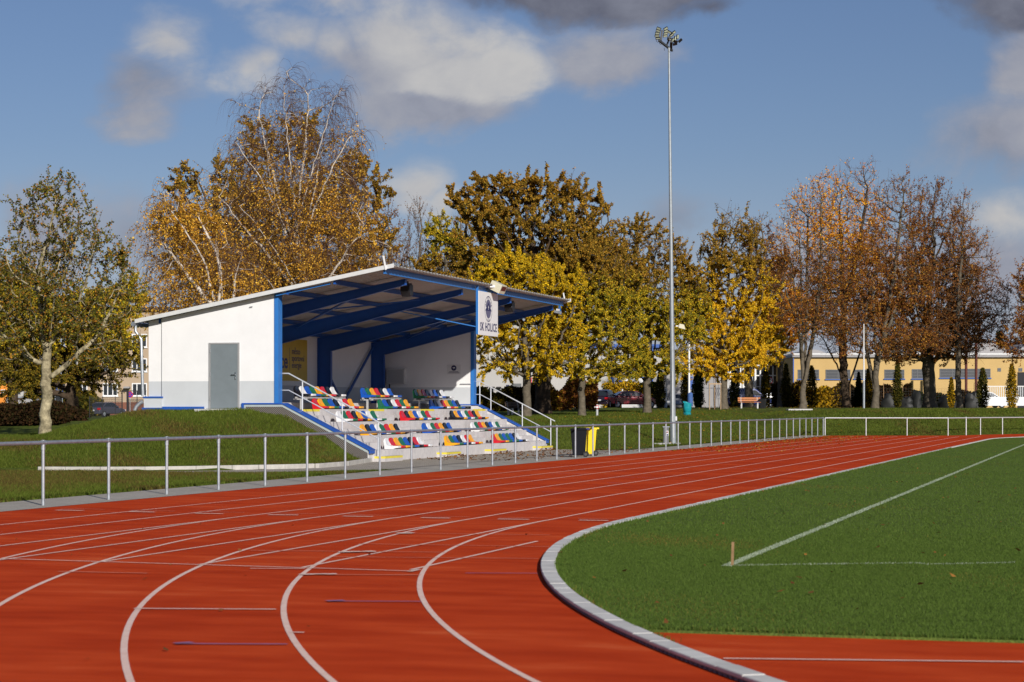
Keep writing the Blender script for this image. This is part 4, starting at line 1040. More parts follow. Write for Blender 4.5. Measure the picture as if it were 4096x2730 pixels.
tree('linden_tree', 'brown topped linden with straight trunk left of the tall floodlight mast', GT, (1487, 951), 143,
     [(1470, 540, 50, 40), (1500, 590, 75, 60), (1430, 600, 50, 60), (1480, 680, 110, 70), (1560, 640, 50, 80), (1510, 760, 105, 60), (1440, 780, 70, 60), (1580, 750, 55, 70), (1490, 825, 80, 35), (1420, 700, 60, 80), (1580, 690, 45, 70), (1465, 850, 80, 26), (1545, 842, 65, 30), (1610, 720, 30, 60), (1440, 560, 40, 40)], 44,
     trunk_r=.25, fork=3.0, pal='ygreen', pal2='oak', split=.55, top_bare=.45, leaves=36000, lsize=.21, natt=950, step=.52, twig_n=2, twig_len=.95, clump=.55, shell=.45)
tree('linden_tree', 'bright yellow tree with brown bare twig top right of the mast, beside the staked sapling', GT, (1663, 944), 163,
     [(1690, 530, 55, 50), (1650, 570, 45, 60), (1730, 560, 40, 60), (1690, 640, 85, 60), (1640, 660, 55, 70), (1700, 740, 90, 60), (1620, 760, 55, 60), (1690, 810, 100, 40), (1600, 690, 30, 60), (1610, 820, 50, 35), (1660, 846, 80, 28), (1595, 846, 45, 24), (1760, 700, 35, 70), (1630, 720, 60, 60)], 45,
     trunk_r=.27, fork=3.6, pal='bright', pal2='oak', split=.6, top_bare=.75, leaves=34000, lsize=.23, natt=950, step=.58, twig_n=2, twig_len=1.05, twig_r=.014, clump=.55, shell=.45, minr=.018)
tree('maple_tree', 'knobbly maple behind the wooden bench, yellow below and bare brown above', GT, (1722, 936), 184,
     [(1745, 560, 40, 60), (1760, 640, 50, 70), (1740, 740, 60, 70), (1700, 800, 70, 45), (1770, 790, 40, 50)], 46,
     trunk_r=.36, fork=4.2, pal='bright', pal2='brown', split=.45, top_bare=.7, leaves=11000, lsize=.25, natt=520, step=.62, twig_n=3, twig_len=1.1, twig_r=.016, clump=.5, minr=.02)
tree('maple_tree', 'orange maple glowing behind the bare multi stemmed tree', GT, (1792, 932), 196,
     [(1790, 690, 45, 60), (1780, 770, 60, 60), (1830, 730, 50, 60), (1800, 620, 35, 40)], 47, trunk_r=.26, fork=4, pal='orange', pal2='redbrown', split=.75, leaves=9500, lsize=.27, natt=420, step=.62, clump=.5, minr=.02)
B_ = dict(twig_n=3, twig_len=.95, twig_up=.55, twig_r=.011, minr=.014, upb=.16, step=.40, shell=.55, bark='grey', pipe=2.35)
tree('bare_tree', 'nearly bare tree of several upright stems sharing one pale foot, next to the concrete block', GT, (1846, 939), 165,
     [(1850, 500, 60, 70), (1810, 560, 45, 80), (1890, 480, 50, 90), (1870, 600, 85, 90), (1800, 660, 50, 80), (1900, 640, 70, 90), (1850, 730, 110, 60)], 51,
     trunk_r=.26, fork=2, pal='redbrown', pal2='orange', split=.6, leaves=5726, lsize=.22, natt=2645, stems=[(1838, 560, 0, 0), (1858, 500, .5, .04), (1885, 480, -.4, .08), (1890, 620, .8, .12), (1815, 580, .6, .15), (1800, 660, -.6, .3)], **B_)
tree('maple_tree', 'tall dark trunked maple with orange leaves halfway up and a bare crown', GT, (1946, 933), 176,
     [(1995, 420, 30, 55), (1950, 450, 50, 75), (1920, 520, 60, 80), (2000, 510, 45, 80), (1950, 600, 90, 80), (1900, 690, 80, 70), (1990, 690, 70, 80), (1930, 780, 80, 40)], 52,
     trunk_r=.34, fork=2.2, pal='orange', pal2='orange', leaves=9800, lsize=.25, natt=2760, stems=[(1962, 560, 0, 0), (1900, 800, -.3, .1), (1985, 790, .6, .1), (1930, 480, .5, .5), (1992, 430, -.4, .55)], top_bare=.9, clump=.6, leaf_lo=.0, **{**B_, 'bark': 'dark'})
tree('bare_tree', 'double trunked brown twigged tree just right of the flagpole', GT, (2011, 934), 166,
     [(2080, 450, 40, 50), (2040, 490, 45, 80), (2090, 530, 50, 80), (2030, 600, 70, 80), (2090, 640, 60, 80), (2010, 710, 80, 70), (2060, 790, 80, 45), (1960, 760, 50, 60)], 53,
     trunk_r=.27, fork=2.4, pal='redbrown', leaves=11308, lsize=.21, natt=2645, stems=[(2002, 640, 0, 0), (2036, 560, .5, .12), (2070, 480, -.3, .3), (2090, 600, .4, .35)], top_bare=.6, **B_)
tree('old_tree', 'thick trunked tree with dense rust brown lower crown and bare top', GT, (2137, 934), 172,
     [(2150, 460, 40, 45), (2130, 530, 55, 70), (2190, 540, 40, 70), (2120, 640, 90, 70), (2190, 650, 60, 70), (2090, 730, 80, 60), (2170, 740, 90, 55), (2110, 800, 110, 40), (2210, 800, 60, 40)], 54,
     trunk_r=.50, fork=3.2, pal='redbrown', pal2='brown', split=.6, leaves=28648, lsize=.22, natt=2989, top_bare=.75, clump=.5, **B_)
tree('bare_tree', 'sparse brown tree with one straight mossy trunk in front of the yellow factory', GT, (2205, 934), 168,
     [(2215, 480, 30, 45), (2205, 560, 45, 80), (2240, 600, 50, 80), (2170, 660, 50, 70), (2250, 690, 70, 70), (2210, 760, 100, 55), (2290, 740, 50, 60), (2150, 780, 60, 40)], 55,
     trunk_r=.22, fork=4, pal='brown', pal2='redbrown', split=.6, leaves=7840, lsize=.21, natt=2415, stems=[(2212, 560, 0, 0)], top_bare=.3, **B_)
tree('bare_tree', 'brown twigged tree cut off by the right edge of the view', GT, (2440, 936), 160,
     [(2370, 660, 40, 60), (2400, 700, 60, 90), (2370, 770, 60, 60), (2440, 620, 60, 100), (2330, 800, 40, 40)], 56, trunk_r=.3, fork=3.5, pal='redbrown', leaves=8292, lsize=.22, natt=1609, top_bare=.2, **B_)

# ---------------------------------------------------------------- shrubs and hedges
def shrub(name, label, group, x, ytop, ybot, w, Z, pal, seed, n=1800, ls=.16, cone=.5, cat='shrub', pal2=None, depthm=None):
    """leafy upright shrub: thin stems inside, many leaves through its volume; display pixels"""
    rs = np.random.default_rng(seed); pm = Z * D / FPX
    b = np.array(atd(x, ybot, Z)); gz_ = float(hterr(b[0], b[1])); 
    H = (ybot - ytop) * pm; Wd = w * pm * .5; b[2] = min(b[2], gz_) if b[2] < gz_ + .4 else gz_
    H = np.array(atd(x, ytop, Z))[2] - b[2]
    root = thing(name, tuple(b), label, cat, group)
    st_ = MB()
    for i in range(5):
        a = rs.uniform(0, 6.28); e = Wd * .5
        st_.tube([b + np.array([0, 0, -.05]), b + np.array([math.cos(a) * e * .5, math.sin(a) * e * .5, H * .5]), b + np.array([math.cos(a) * e * .7, math.sin(a) * e * .7, H * .93])], [.03, .02, .008], 4)
    st_.build('stem', BARK['twig'], root)
    f = rs.uniform(0, 1, n) ** .9; prof = np.where(f < .25, .55 + 1.8 * f, 1.0 - np.clip((f - .25) / .75, 0, 1) ** 1.6 * (.35 + .65 * cone))
    a = rs.uniform(0, 6.28, n); rr = rs.uniform(.15, 1.0, n) ** .5 * Wd * prof * (1 + .22 * np.sin(a * 3 + f * 9) + rs.normal(0, .12, n))
    P = b + np.stack([np.cos(a) * rr, np.sin(a) * rr * (depthm or 1), f * H * .97 + .03], 1)
    c = pick(rs, pal, n)
    if pal2: k = rs.uniform(0, 1, n) < .35; c[k] = pick(rs, pal2, n)[k]
    V, F, C = leaf_cards(rs, P, ls, c, up=.3); np_mesh('foliage', V, F, M_LEAF, root, col=C, off=b)
    return root
GS = 'slim upright shrubs along the park fence'
SH = [(1517, 850, 938, 26, 172, 'shrub', 'dark upright shrub just behind the straight trunked linden'), (1575, 840, 935, 22, 176, 'shrub', 'slim upright shrub right of the mast foot'), (1688, 850, 935, 26, 190, 'shrub', 'slim dark shrub left of the blue van'),
      (1760, 845, 935, 26, 190, 'shrub', 'slim dark shrub by the blue van bonnet'), (1806, 835, 932, 26, 192, 'shrub', 'leafy column beside the speed limit sign'), (1865, 840, 932, 30, 190, 'shrub', 'bushy upright shrub right of the multi stemmed tree'), (1973, 855, 932, 20, 188, 'conifer', 'black green pointed conifer left of the flagpole'),
      (1995, 848, 932, 20, 186, 'gold', 'yellowish slim shrub right behind the flagpole'), (2062, 825, 932, 24, 186, 'shrub', 'slim shrub between the double trunk and the thick trunk'), (2186, 868, 930, 15, 184, 'gold', 'small pointed shrub left of the straight mossy trunk'), (2258, 845, 930, 30, 182, 'shrub', 'broad upright shrub left of the white factory gate'),
      (2325, 835, 930, 28, 178, 'gold', 'feathery pointed shrub in front of the factory gate')]
for i, (x, yt, yb, w, Z, pal, lab) in enumerate(SH):
    shrub('conifer' if pal == 'conifer' else 'upright_shrub', lab, GS, x, yt, yb, w * (.95 if pal != 'conifer' else 1), Z, pal, 200 + i, n=3600, ls=.12, cone=.75 if pal != 'conifer' else 1.0, pal2='shrub' if pal == 'gold' else ('gold' if i % 2 else None))
shrub('clipped_thuja', 'clipped bright green thuja block right of the white pole', None, 1604, 850, 925, 25, 196, 'green', 230, n=5200, ls=.14, cone=.0)
def hedge(name, label, x0, x1, yt, yb, Z, pal, seed, n=5000, ls=.22, th=1.2, pal2=None, group=None, jag=.35, Z2=None):
    """a row of leaves: long hedge between two display pixels"""
    rs = np.random.default_rng(seed); a = np.array(atd(x0, yb, Z)); c = np.array(atd(x1, yb, Z2 or Z)); H = (yb - yt) * Z * D / FPX
    a[2] = float(hterr(a[0], a[1])); c[2] = float(hterr(c[0], c[1])); H = max(.6, np.array(atd(x0, yt, Z))[2] - a[2])
    root = thing(name, tuple((a + c) / 2), label, 'hedge', group)
    d = (c - a); L_ = np.linalg.norm(d); d = d / L_; s = np.array([-d[1], d[0], 0])
    f = rs.uniform(0, 1, n); top = H * (1 - jag * .5 + jag * (.5 * np.sin(f * L_ * 1.1 + seed) * np.sin(f * L_ * .43) + .3 * np.sin(f * L_ * 3.1)))
    P = a + d * (f * L_)[:, None] + s * rs.uniform(-th, th, n)[:, None] * .5; P[:, 2] += rs.uniform(0.02, 1, n) ** .8 * top
    col = pick(rs, pal, n)
    if pal2:
        k = (np.sin(f * L_ * .8 + 1.3 * seed) + rs.normal(0, .5, n)) > .35; col[k] = pick(rs, pal2, n)[k]
    V, F, C = leaf_cards(rs, P, ls, col); np_mesh('foliage', V, F, M_LEAF, root, col=C, off=(a + c) / 2)
    m = MB()
    for k in range(int(L_ * 1.6)):
        q = a + d * rs.uniform(0, L_) + s * rs.uniform(-.3, .3); m.tube([q + np.array([0, 0, -.05]), q + np.array([rs.normal(0, .12), rs.normal(0, .12), H * rs.uniform(.5, .95)])], [.03, .01], 4)
    m.build('stem', BARK['twig'], root)
    return root
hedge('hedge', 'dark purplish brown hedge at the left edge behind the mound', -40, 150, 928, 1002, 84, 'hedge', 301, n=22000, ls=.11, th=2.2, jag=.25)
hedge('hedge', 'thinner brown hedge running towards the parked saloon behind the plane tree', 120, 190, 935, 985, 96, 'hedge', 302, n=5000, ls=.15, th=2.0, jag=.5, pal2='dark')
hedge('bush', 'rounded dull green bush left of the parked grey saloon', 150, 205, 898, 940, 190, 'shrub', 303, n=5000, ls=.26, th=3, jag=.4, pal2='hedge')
hedge('bush', 'domed bush in front of the apartment block', 195, 232, 895, 935, 235, 'shrub', 304, n=4000, ls=.28, th=3, jag=.4, pal2='dark')
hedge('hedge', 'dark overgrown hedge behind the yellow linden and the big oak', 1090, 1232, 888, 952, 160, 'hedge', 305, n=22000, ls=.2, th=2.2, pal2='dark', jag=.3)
hedge('hedge', 'tangled golden brown hedge between the big oak and the parked hatchback', 1240, 1372, 868, 948, 160, 'redbrown', 306, n=15000, ls=.16, th=2.0, pal2='gold', jag=.5)
hedge('hedge', 'low clipped yellow green hedge behind the parked hatchback and red saloon', 1385, 1520, 880, 925, 205, 'gold', 307, n=5200, ls=.25, th=1.5, pal2='green', jag=.08)
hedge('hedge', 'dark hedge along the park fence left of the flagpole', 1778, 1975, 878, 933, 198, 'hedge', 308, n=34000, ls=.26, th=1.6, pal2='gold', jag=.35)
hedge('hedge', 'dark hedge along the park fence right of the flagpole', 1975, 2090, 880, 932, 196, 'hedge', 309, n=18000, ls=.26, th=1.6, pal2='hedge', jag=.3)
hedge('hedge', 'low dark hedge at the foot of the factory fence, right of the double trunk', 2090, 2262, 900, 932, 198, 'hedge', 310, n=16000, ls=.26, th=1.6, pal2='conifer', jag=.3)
# ================================================================ MAST, BINS, SMALL THINGS NEAR THE TRACK
mb_ = gp(2693, 1767, .17); MZ = -mb_.x * SY + mb_.y * CY
MX, MY = -20.25, 0
d = ray(2693, 1767); k = MX / d[0]; MY = k * d[1]; MZD = k
zb = float(hterr(MX, MY)) - .02
mtop = CAMH + (1635 - 192) / FPX * MZD
t = thing('floodlight_mast', (MX, MY, zb), 'tall galvanised floodlight mast standing on the grass bank behind the railing', 'mast')
lean = Vector(CY * np.array([1, 0, 0]) + np.array([0, SY, 0])) * -0.20
M_MAST = mat('galvanised_mast', (0.25, 0.28, 0.30, 1), rough=0.5, metal=0.3, var=0.12, scale=7, bump=0.03)
m = MB(); pts = [Vector((MX, MY, zb)) + lean * f + Vector((0, 0, (mtop - zb) * f)) for f in (0, .1, .3, .6, 1)]
m.tube(pts, [.135, .125, .105, .078, .048], 8); m.build('pole', M_MAST, t)
m = MB(); m.tube([pts[0], pts[0].lerp(pts[1], .72)], .146, 8); m.build('base_sleeve', M_MAST, t)
m = MB(); m.lathe(pts[0], [(.26, 0), (.26, .03), (.16, .03)], 8); m.box(MX + .1, MX + .34, MY - .06, MY + .06, zb + .01, zb + .07); m.build('base_plate', M_GALV, t)
rt = Vector((CY, SY, 0)); fw = Vector((-SY, CY, 0))
m = MB(); q = pts[0] + Vector((0, 0, 1.2)) + rt * .12 - fw * .05; m.box(q.x - .02, q.x + .05, q.y - .04, q.y + .04, q.z - .10, q.z + .10); m.build('junction_box', M_WHITE, t, bevel=.01)
m = MB(); q = pts[0] - fw * .14; m.tube([q + Vector((0, 0, .3)), q + Vector((0, 0, 1.0)) + rt * .0, q + Vector((0, 0, 1.1)) - rt * .06, q + Vector((0, 0, 3.4)) - rt * .06], .012, 6); m.build('cable', M_WHITE, t)
def mz(x, y, dz=0): return at(x, y, MZD + dz)
fo = mz(2705, 1305); m = MB(); m.hexa([fo + rt * .1 - fw * .1 + Vector((0, 0, -.09)), fo + rt * .42 - fw * .1 + Vector((0, 0, -.17)), fo + rt * .42 + fw * .12 + Vector((0, 0, -.17)), fo + rt * .1 + fw * .12 + Vector((0, 0, -.09))],
    [fo + rt * .14 - fw * .1 + Vector((0, 0, .11)), fo + rt * .36 - fw * .1 + Vector((0, 0, .06)), fo + rt * .36 + fw * .12 + Vector((0, 0, .06)), fo + rt * .14 + fw * .12 + Vector((0, 0, .11))])
o = m.build('lower_floodlight', M_CREAM, t, bevel=.015); m = MB(); m.beam(fo - rt * .02, fo + rt * .14, .05, .05); m.build('bracket', M_WHITE, o)
z7 = lambda x, y: (2550 + x / 7.84, 60 + y / 7.84)
m = MB(); m.beam(mz(*z7(670, 800), -1.3), mz(*z7(1085, 1125), 1.3), .09, .09)
m.beam(mz(*z7(900, 1000), 0), mz(*z7(985, 790), .2), .06, .06); m.beam(mz(*z7(735, 800), -1.1), mz(*z7(770, 480), -1.1), .09, .09); m.beam(mz(*z7(1060, 830), .4), mz(*z7(1050, 1060), 1.0), .12, .12)
m.beam(mz(*z7(960, 740), -.3), mz(*z7(1110, 620), -.2), .10, .10); m.beam(mz(*z7(1100, 800), .6), mz(*z7(1270, 740), .8), .07, .07)
m.build('crossarm', mat('dark_steel_arm', (0.05, .055, .06, 1), rough=.6), t)
M_LENS = mat('floodlight_glass', (0.42, 0.46, 0.34, 1), rough=.25, spec=.6)
LAMPS = [(665, 440, -1.2, 24, 1), (645, 510, -1.2, 16, .6), (625, 590, -1.2, 4, .9), (612, 668, -1.2, -2, .5), (640, 745, -1.2, -5, .2), (892, 440, -1.0, -30, 1), (895, 520, -1.0, -26, 1), (885, 600, -1.0, -18, 1), (872, 672, -1.0, -10, 1),
         (998, 555, -.4, 32, .8), (1140, 565, -.3, -36, .7), (1075, 640, -.3, -34, .2), (1000, 775, -.2, 6, .2), (1110, 800, .5, -60, .5), (1190, 740, .6, -80, .5), (1268, 690, .7, -85, .6), (1350, 815, .9, -42, .1), (1190, 850, .8, 10, .05), (1180, 930, .9, -14, .05)]
for x, y, dz, tilt, face in LAMPS:
    c = mz(*z7(x, y), dz); a = R(-tilt); u = rt * math.cos(a) + Vector((0, 0, math.sin(a))); v = -rt * math.sin(a) + Vector((0, 0, math.cos(a)))
    nrm = (-fw * .8 - v * .6).normalized(); v2 = u.cross(nrm).normalized(); hw, hh = .105, .058
    if v2.z < 0: v2 = -v2
    P = lambda i, j, k_: c + u * (i * hw) + v2 * (j * hh) + nrm * k_
    m = MB(); m.hexa([P(-1, -1, -.06), P(1, -1, -.06), P(1, 1, -.06), P(-1, 1, -.06)], [P(-1, -1, 0), P(1, -1, 0), P(1, 1, 0), P(-1, 1, 0)])
    o = m.build('lamp_head', M_BLACK, t, bevel=.008)
    if face > .15:
        s = .8; P2 = lambda i, j, k_: c + u * (i * hw * s) + v2 * (j * hh * (.35 + .4 * face)) + nrm * k_
        m = MB(); m.hexa([P2(-1, -1, .0), P2(1, -1, .0), P2(1, 1, .0), P2(-1, 1, .0)], [P2(-1, -1, .004), P2(1, -1, .004), P2(1, 1, .004), P2(-1, 1, .004)]); m.build('lens', M_LENS, o)
m = MB()
for (x, y, w_) in ((630, 800, 40), (730, 870, 45), (990, 1110, 30), (850, 1060, 12)):
    m.tube([mz(*z7(x - w_, y - 20), -.8), mz(*z7(x - w_ * .8, y + 40), -.8), mz(*z7(x, y + 62), -.8), mz(*z7(x + w_ * .9, y + 45), -.8)], .010, 5)
m.build('cable_loop', M_BLACK, t)
# control cabinet at its foot
cx = MX - .05; cb = mz(2664, 1760, -1.6); zt_ = float(hterr(cb.x, cb.y)) - .03
t = thing('control_cabinet', (cb.x, cb.y, zt_), 'slim grey control pillar with red and blue sockets at the foot of the mast', 'cabinet')
a_, u_, w_ = rt, fw, .19
def obox(m, c, hx, hy, z0, z1): m.hexa([c + rt * i * hx + fw * j * hy + Vector((0, 0, z0 - c.z)) for i, j in ((-1, -1), (1, -1), (1, 1), (-1, 1))], [c + rt * i * hx + fw * j * hy + Vector((0, 0, z1 - c.z)) for i, j in ((-1, -1), (1, -1), (1, 1), (-1, 1))])
m = MB(); obox(m, cb, .12, .12, zt_, zt_ + .82); m.build('pillar', mat('pillar_grey', srgb(96, 98, 100), rough=.5, var=.05), t, bevel=.01)
m = MB(); obox(m, cb, .155, .15, zt_ + .82, zt_ + .86); m.build('cap', M_GALVD, t)
q = cb - fw * .121; m = MB(); obox(m, q + rt * .05, .055, .006, zt_ + .43, zt_ + .66); m.build('socket_plate', M_WHITE, t)
q = cb - fw * .135
m = MB(); m.tube([q + rt * .05 + Vector((0, 0, zt_ + .60 - q.z)), q + rt * .05 - fw * .03 + Vector((0, 0, zt_ + .60 - q.z))], .035, 12); m.build('red_socket', mat('socket_red', srgb(130, 30, 30), rough=.4), t)
m = MB(); obox(m, q + rt * .06, .026, .02, zt_ + .45, zt_ + .52); m.build('blue_socket', mat('socket_blue', srgb(30, 50, 110), rough=.4), t)
p = gp(2647, 1781, 0.02); p.z = float(hterr(p.x, p.y)) - .01
t = thing('concrete_slab', tuple(p), 'flat pale slab lying in the grass in front of the control pillar', 'slab')
m = MB(); m.prism([(p.x - .25, p.y - 1.0), (p.x + .22, p.y - 1.1), (p.x + .28, p.y + .9), (p.x - .22, p.y + 1.0)], 'z', p.z, p.z + .06); m.build('slab', M_CONC, t, bevel=.01)

# wheelie bins
def bin_(loc, rz, body, lid, label, hcol=None):
    t = thing('wheelie_bin', loc, label, 'bin', 'wheelie bins by the railing', rz)
    m = MB(); m.hexa([(-.19, -.20, .06), (.19, -.20, .06), (.19, .22, .06), (-.19, .22, .06)], [(-.24, -.27, .93), (.24, -.27, .93), (.24, .28, .93), (-.24, .28, .93)])
    m.build('body', body, t, bevel=.02, world=False)
    m = MB(); m.hexa([(-.255, -.285, .925), (.255, -.285, .925), (.255, .295, .925), (-.255, .295, .925)], [(-.255, -.285, .955), (.255, -.285, .955), (.255, .295, .955), (-.255, .295, .955)]); m.build('rim', body, t, bevel=.01, world=False)
    m = MB(); m.hexa([(-.265, -.30, .956), (.265, -.30, .956), (.265, .30, .956), (-.265, .30, .956)], [(-.22, -.25, .998), (.22, -.25, .998), (.22, .24, 1.02), (-.22, .24, 1.02)]); m.build('lid', lid, t, bevel=.015, world=False)
    m = MB(); m.tube([(-.2, .36, .99), (.2, .36, .99)], .018, 8); m.box(-.215, -.185, .27, .37, .955, 1.01); m.box(.185, .215, .27, .37, .955, 1.01); m.build('handle', hcol or lid, t, world=False)
    for s in (-1, 1):
        m = MB(); m.tube([(s * .20, .25, .10), (s * .26, .25, .10)], .10, 16); o = m.build('wheel', M_RUBBER, t, world=False)
        m = MB(); m.tube([(s * .262, .25, .10), (s * .268, .25, .10)], .05, 12); m.build('hub', mat('hub_grey', srgb(70, 70, 70)), o, world=False)
    return t
YELB = mat('yellow_bin_plastic', (0.80, 0.60, 0.015, 1), rough=.35, var=.04)
BLKB = mat('dark_bin_plastic', (0.009, 0.010, 0.014, 1), rough=.75, var=.1, spec=.15)
pb_ = gp(1800 + 1345 / 2.6133, 1600 + 600 / 2.6133); py_ = gp(1800 + 1440 / 2.6133, 1600 + 588 / 2.6133)
bin_((pb_.x, pb_.y, .004), R(-78), BLKB, BLKB, 'dark wheelie bin with a blue handle beside the yellow bin, behind the railing', mat('blue_bin_trim', srgb(24, 40, 120), rough=.4))
bin_((py_.x - .05, py_.y + .25, .004), R(-70), YELB, YELB, 'yellow wheelie bin half hidden behind the dark bin by the railing')
# corner stake of the pitch
p = gp(2929, 2272); t = thing('corner_stake', (p.x, p.y, .02), 'short wooden stake marking the corner of the pitch', 'stake')
m = MB(); m.beam((p.x, p.y, 0), (p.x + .008, p.y, .275), .027, .02, (0, 1, 0)); m.build('stake', M_WOODST, t)

# ================================================================ PARK THINGS BEYOND THE TRACK
def ground(x, y, Z):       # display pixel -> standing point on the terrain
    p = atd(x, y, Z); p.z = float(hterr(p.x, p.y)); return p
p = ground(725, 961, 131) ; p = ground(1372, 958, 131)
t = thing('hydrant', tuple(p), 'grey post hydrant with red cap and white outlets on the lawn', 'hydrant')
hz = .75
m = MB(); m.lathe(p, [(.06, -.03), (.06, .02), (.075, .03), (.072, .42), (.075, .45)], 14); m.build('post', mat('hydrant_grey', srgb(176, 178, 180), rough=.5), t, smooth=True)
m = MB(); m.lathe(p, [(.085, .45), (.105, .50), (.105, .62), (.07, .68)], 14); m.build('body', mat('hydrant_red', (0.45, .01, .02, 1), rough=.4), t, smooth=True)
m = MB(); m.lathe(p, [(.05, .68), (.05, .72), (.02, .74)], 12); q = p + Vector((0, 0, .57)); m.tube([q - rt * .16, q + rt * .16], .045, 10); m.tube([q - fw * .15, q], .07, 14); m.build('outlet', M_WHITE, t, smooth=True)

def park_bench(p, rz, L_, wood, label, back=True):
    t = thing('park_bench', tuple(p), label, 'bench', None, rz)
    m = MB()
    for j in range(3): m.box(-L_ / 2, L_ / 2, -.22 + j * .15, -.09 + j * .15, .43, .47)
    m.build('seat', wood, t, bevel=.008, world=False)
    m = MB()
    for j in range(2): m.hexa([(-L_ / 2, .23 + j * .05, .53 + j * .17), (L_ / 2, .23 + j * .05, .53 + j * .17), (L_ / 2, .26 + j * .05, .53 + j * .17), (-L_ / 2, .26 + j * .05, .53 + j * .17)],
                              [(-L_ / 2, .265 + j * .05, .67 + j * .17), (L_ / 2, .265 + j * .05, .67 + j * .17), (L_ / 2, .295 + j * .05, .67 + j * .17), (-L_ / 2, .295 + j * .05, .67 + j * .17)])
    m.build('backrest', wood, t, bevel=.008, world=False)
    for s in (-1, 1):
        m = MB(); x = s * L_ * .36; m.box(x - .04, x + .04, -.22, .2, .36, .43); m.box(x - .05, x + .05, -.2, -.1, -.05, .36); m.box(x - .05, x + .05, .12, .22, -.05, .36); m.beam((x, .22, .40), (x, .33, .86), .06, .04, (1, 0, 0)); m.build('leg', M_CONC, t, world=False)
    return t
M_WOODO = mat('orange_bench_wood', (0.40, 0.13, 0.025, 1), rough=.6, var=.2, scale=6)
park_bench(ground(1722, 944, 166), YAW, 1.75, M_WOODO, 'orange stained wooden park bench in front of the knobbly maple')
park_bench(ground(1185, 957, 138), YAW + .9, 1.5, mat('grey_bench_wood', srgb(96, 78, 66), rough=.8, var=.2), 'grey brown bench in deep shade left of the linden trunk, behind the stand handrail')
p = ground(1753, 944, 166); t = thing('litter_bin', tuple(p), 'square black litter bin next to the orange bench', 'bin')
m = MB(); m.hexa([(p.x - .2, p.y - .2, p.z - .05), (p.x + .2, p.y - .2, p.z - .05), (p.x + .2, p.y + .2, p.z - .05), (p.x - .2, p.y + .2, p.z - .05)], [(p.x - .25, p.y - .25, p.z + .7), (p.x + .25, p.y - .25, p.z + .7), (p.x + .25, p.y + .25, p.z + .7), (p.x - .25, p.y + .25, p.z + .7)]); m.build('body', M_BLACK, t, bevel=.02)
m = MB(); m.box(p.x - .27, p.x + .27, p.y - .27, p.y + .27, p.z + .7, p.z + .76); m.build('lid', M_BLACK, t, bevel=.015)
# bagged bin on the lawn
p = ground(1579, 949, 133); t = thing('rubbish_bag_bin', tuple(p), 'teal plastic rubbish bag stretched over a bin stand on the lawn', 'bin')
rs_ = np.random.default_rng(5); m = MB(); n_ = 18; prof_ = [(.20, -.02), (.235, .02), (.24, .14), (.20, .17), (.245, .22), (.27, .45), (.265, .62), (.27, .74)]
k0 = len(m.v)
for i, (r_, z) in enumerate(prof_):
    for j in range(n_):
        g = 2 * math.pi * j / n_; rr = r_ * (1 + .05 * math.sin(g * 5 + i) + rs_.normal(0, .02)); zz = z + (.12 * max(0, math.cos(g - 2.6)) if i == len(prof_) - 1 else 0)
        m.v.append((p.x + rr * math.cos(g), p.y + rr * math.sin(g), p.z + zz))
for i in range(len(prof_) - 1):
    for j in range(n_): m.f.append((i * n_ + j, i * n_ + (j + 1) % n_, (i + 1) * n_ + (j + 1) % n_, (i + 1) * n_ + j)); m.m.append(0)
m.build('bag', mat('teal_plastic_bag', (0.012, 0.26, 0.30, 1), rough=.25, var=.2, scale=9), t, smooth=True)
m = MB(); m.lathe(p, [(.22, .5), (.22, .51)], 14); m.build('contents', M_BLACK, t)
p2 = ground(1583.5, 936, 150); t = thing('white_pole', tuple(p2), 'white painted pole rising behind the teal bag with blue sleeve at its foot', 'pole')
m = MB(); m.tube([p2 + Vector((0, 0, -.1)), p2 + Vector((0, 0, 5.4))], .075, 10); m.build('pole', M_WHITE, t, smooth=True)
zs = CAMH + (939.3 - 932) * D / FPX * 150; m = MB(); m.tube([p2 + rt * .07 + Vector((0, 0, .35)), p2 + rt * .07 + Vector((0, 0, 1.25)), p2 + rt * .03 + Vector((0, 0, 1.32))], [.2, .19, .1], 12); m.build('blue_sleeve', mat('blue_foam_pad', srgb(62, 94, 150), rough=.8, var=.15), t, smooth=True)
# staked sapling
p = ground(1643, 943, 160); t = thing('staked_sapling', tuple(p), 'thin leafless sapling held by a frame of pale wooden stakes', 'sapling')
for dx, dy in ((-.42, -.1), (.0, .35), (.42, -.1)):
    m = MB(); q = p + rt * dx + fw * dy; m.tube([q + Vector((0, 0, -.1)), q + Vector((0, 0, 1.98))], .035, 8); m.build('stake', mat('pale_stake_wood', srgb(176, 150, 118), rough=.8, var=.15), t)
m = MB(); m.beam(p - rt * .48 - fw * .1 + Vector((0, 0, 1.92)), p + rt * .48 - fw * .1 + Vector((0, 0, 1.92)), .05, .09); m.build('crossbar', MATS['pale_stake_wood'], t)
m = MB(); m.tube([p + Vector((0, 0, -.05)), p + rt * .02 + Vector((0, 0, 2.2)), p + rt * .05 + Vector((0, 0, 4.2))], [.035, .025, .01], 7)
for k_ in range(9): z = 2.1 + .22 * k_; m.tube([p + Vector((0, 0, z)), p + rt * random.uniform(-.5, .5) + fw * random.uniform(-.5, .5) + Vector((0, 0, z + .5))], [.012, .004], 4)
m.build('stem', BARK['twig'], t)
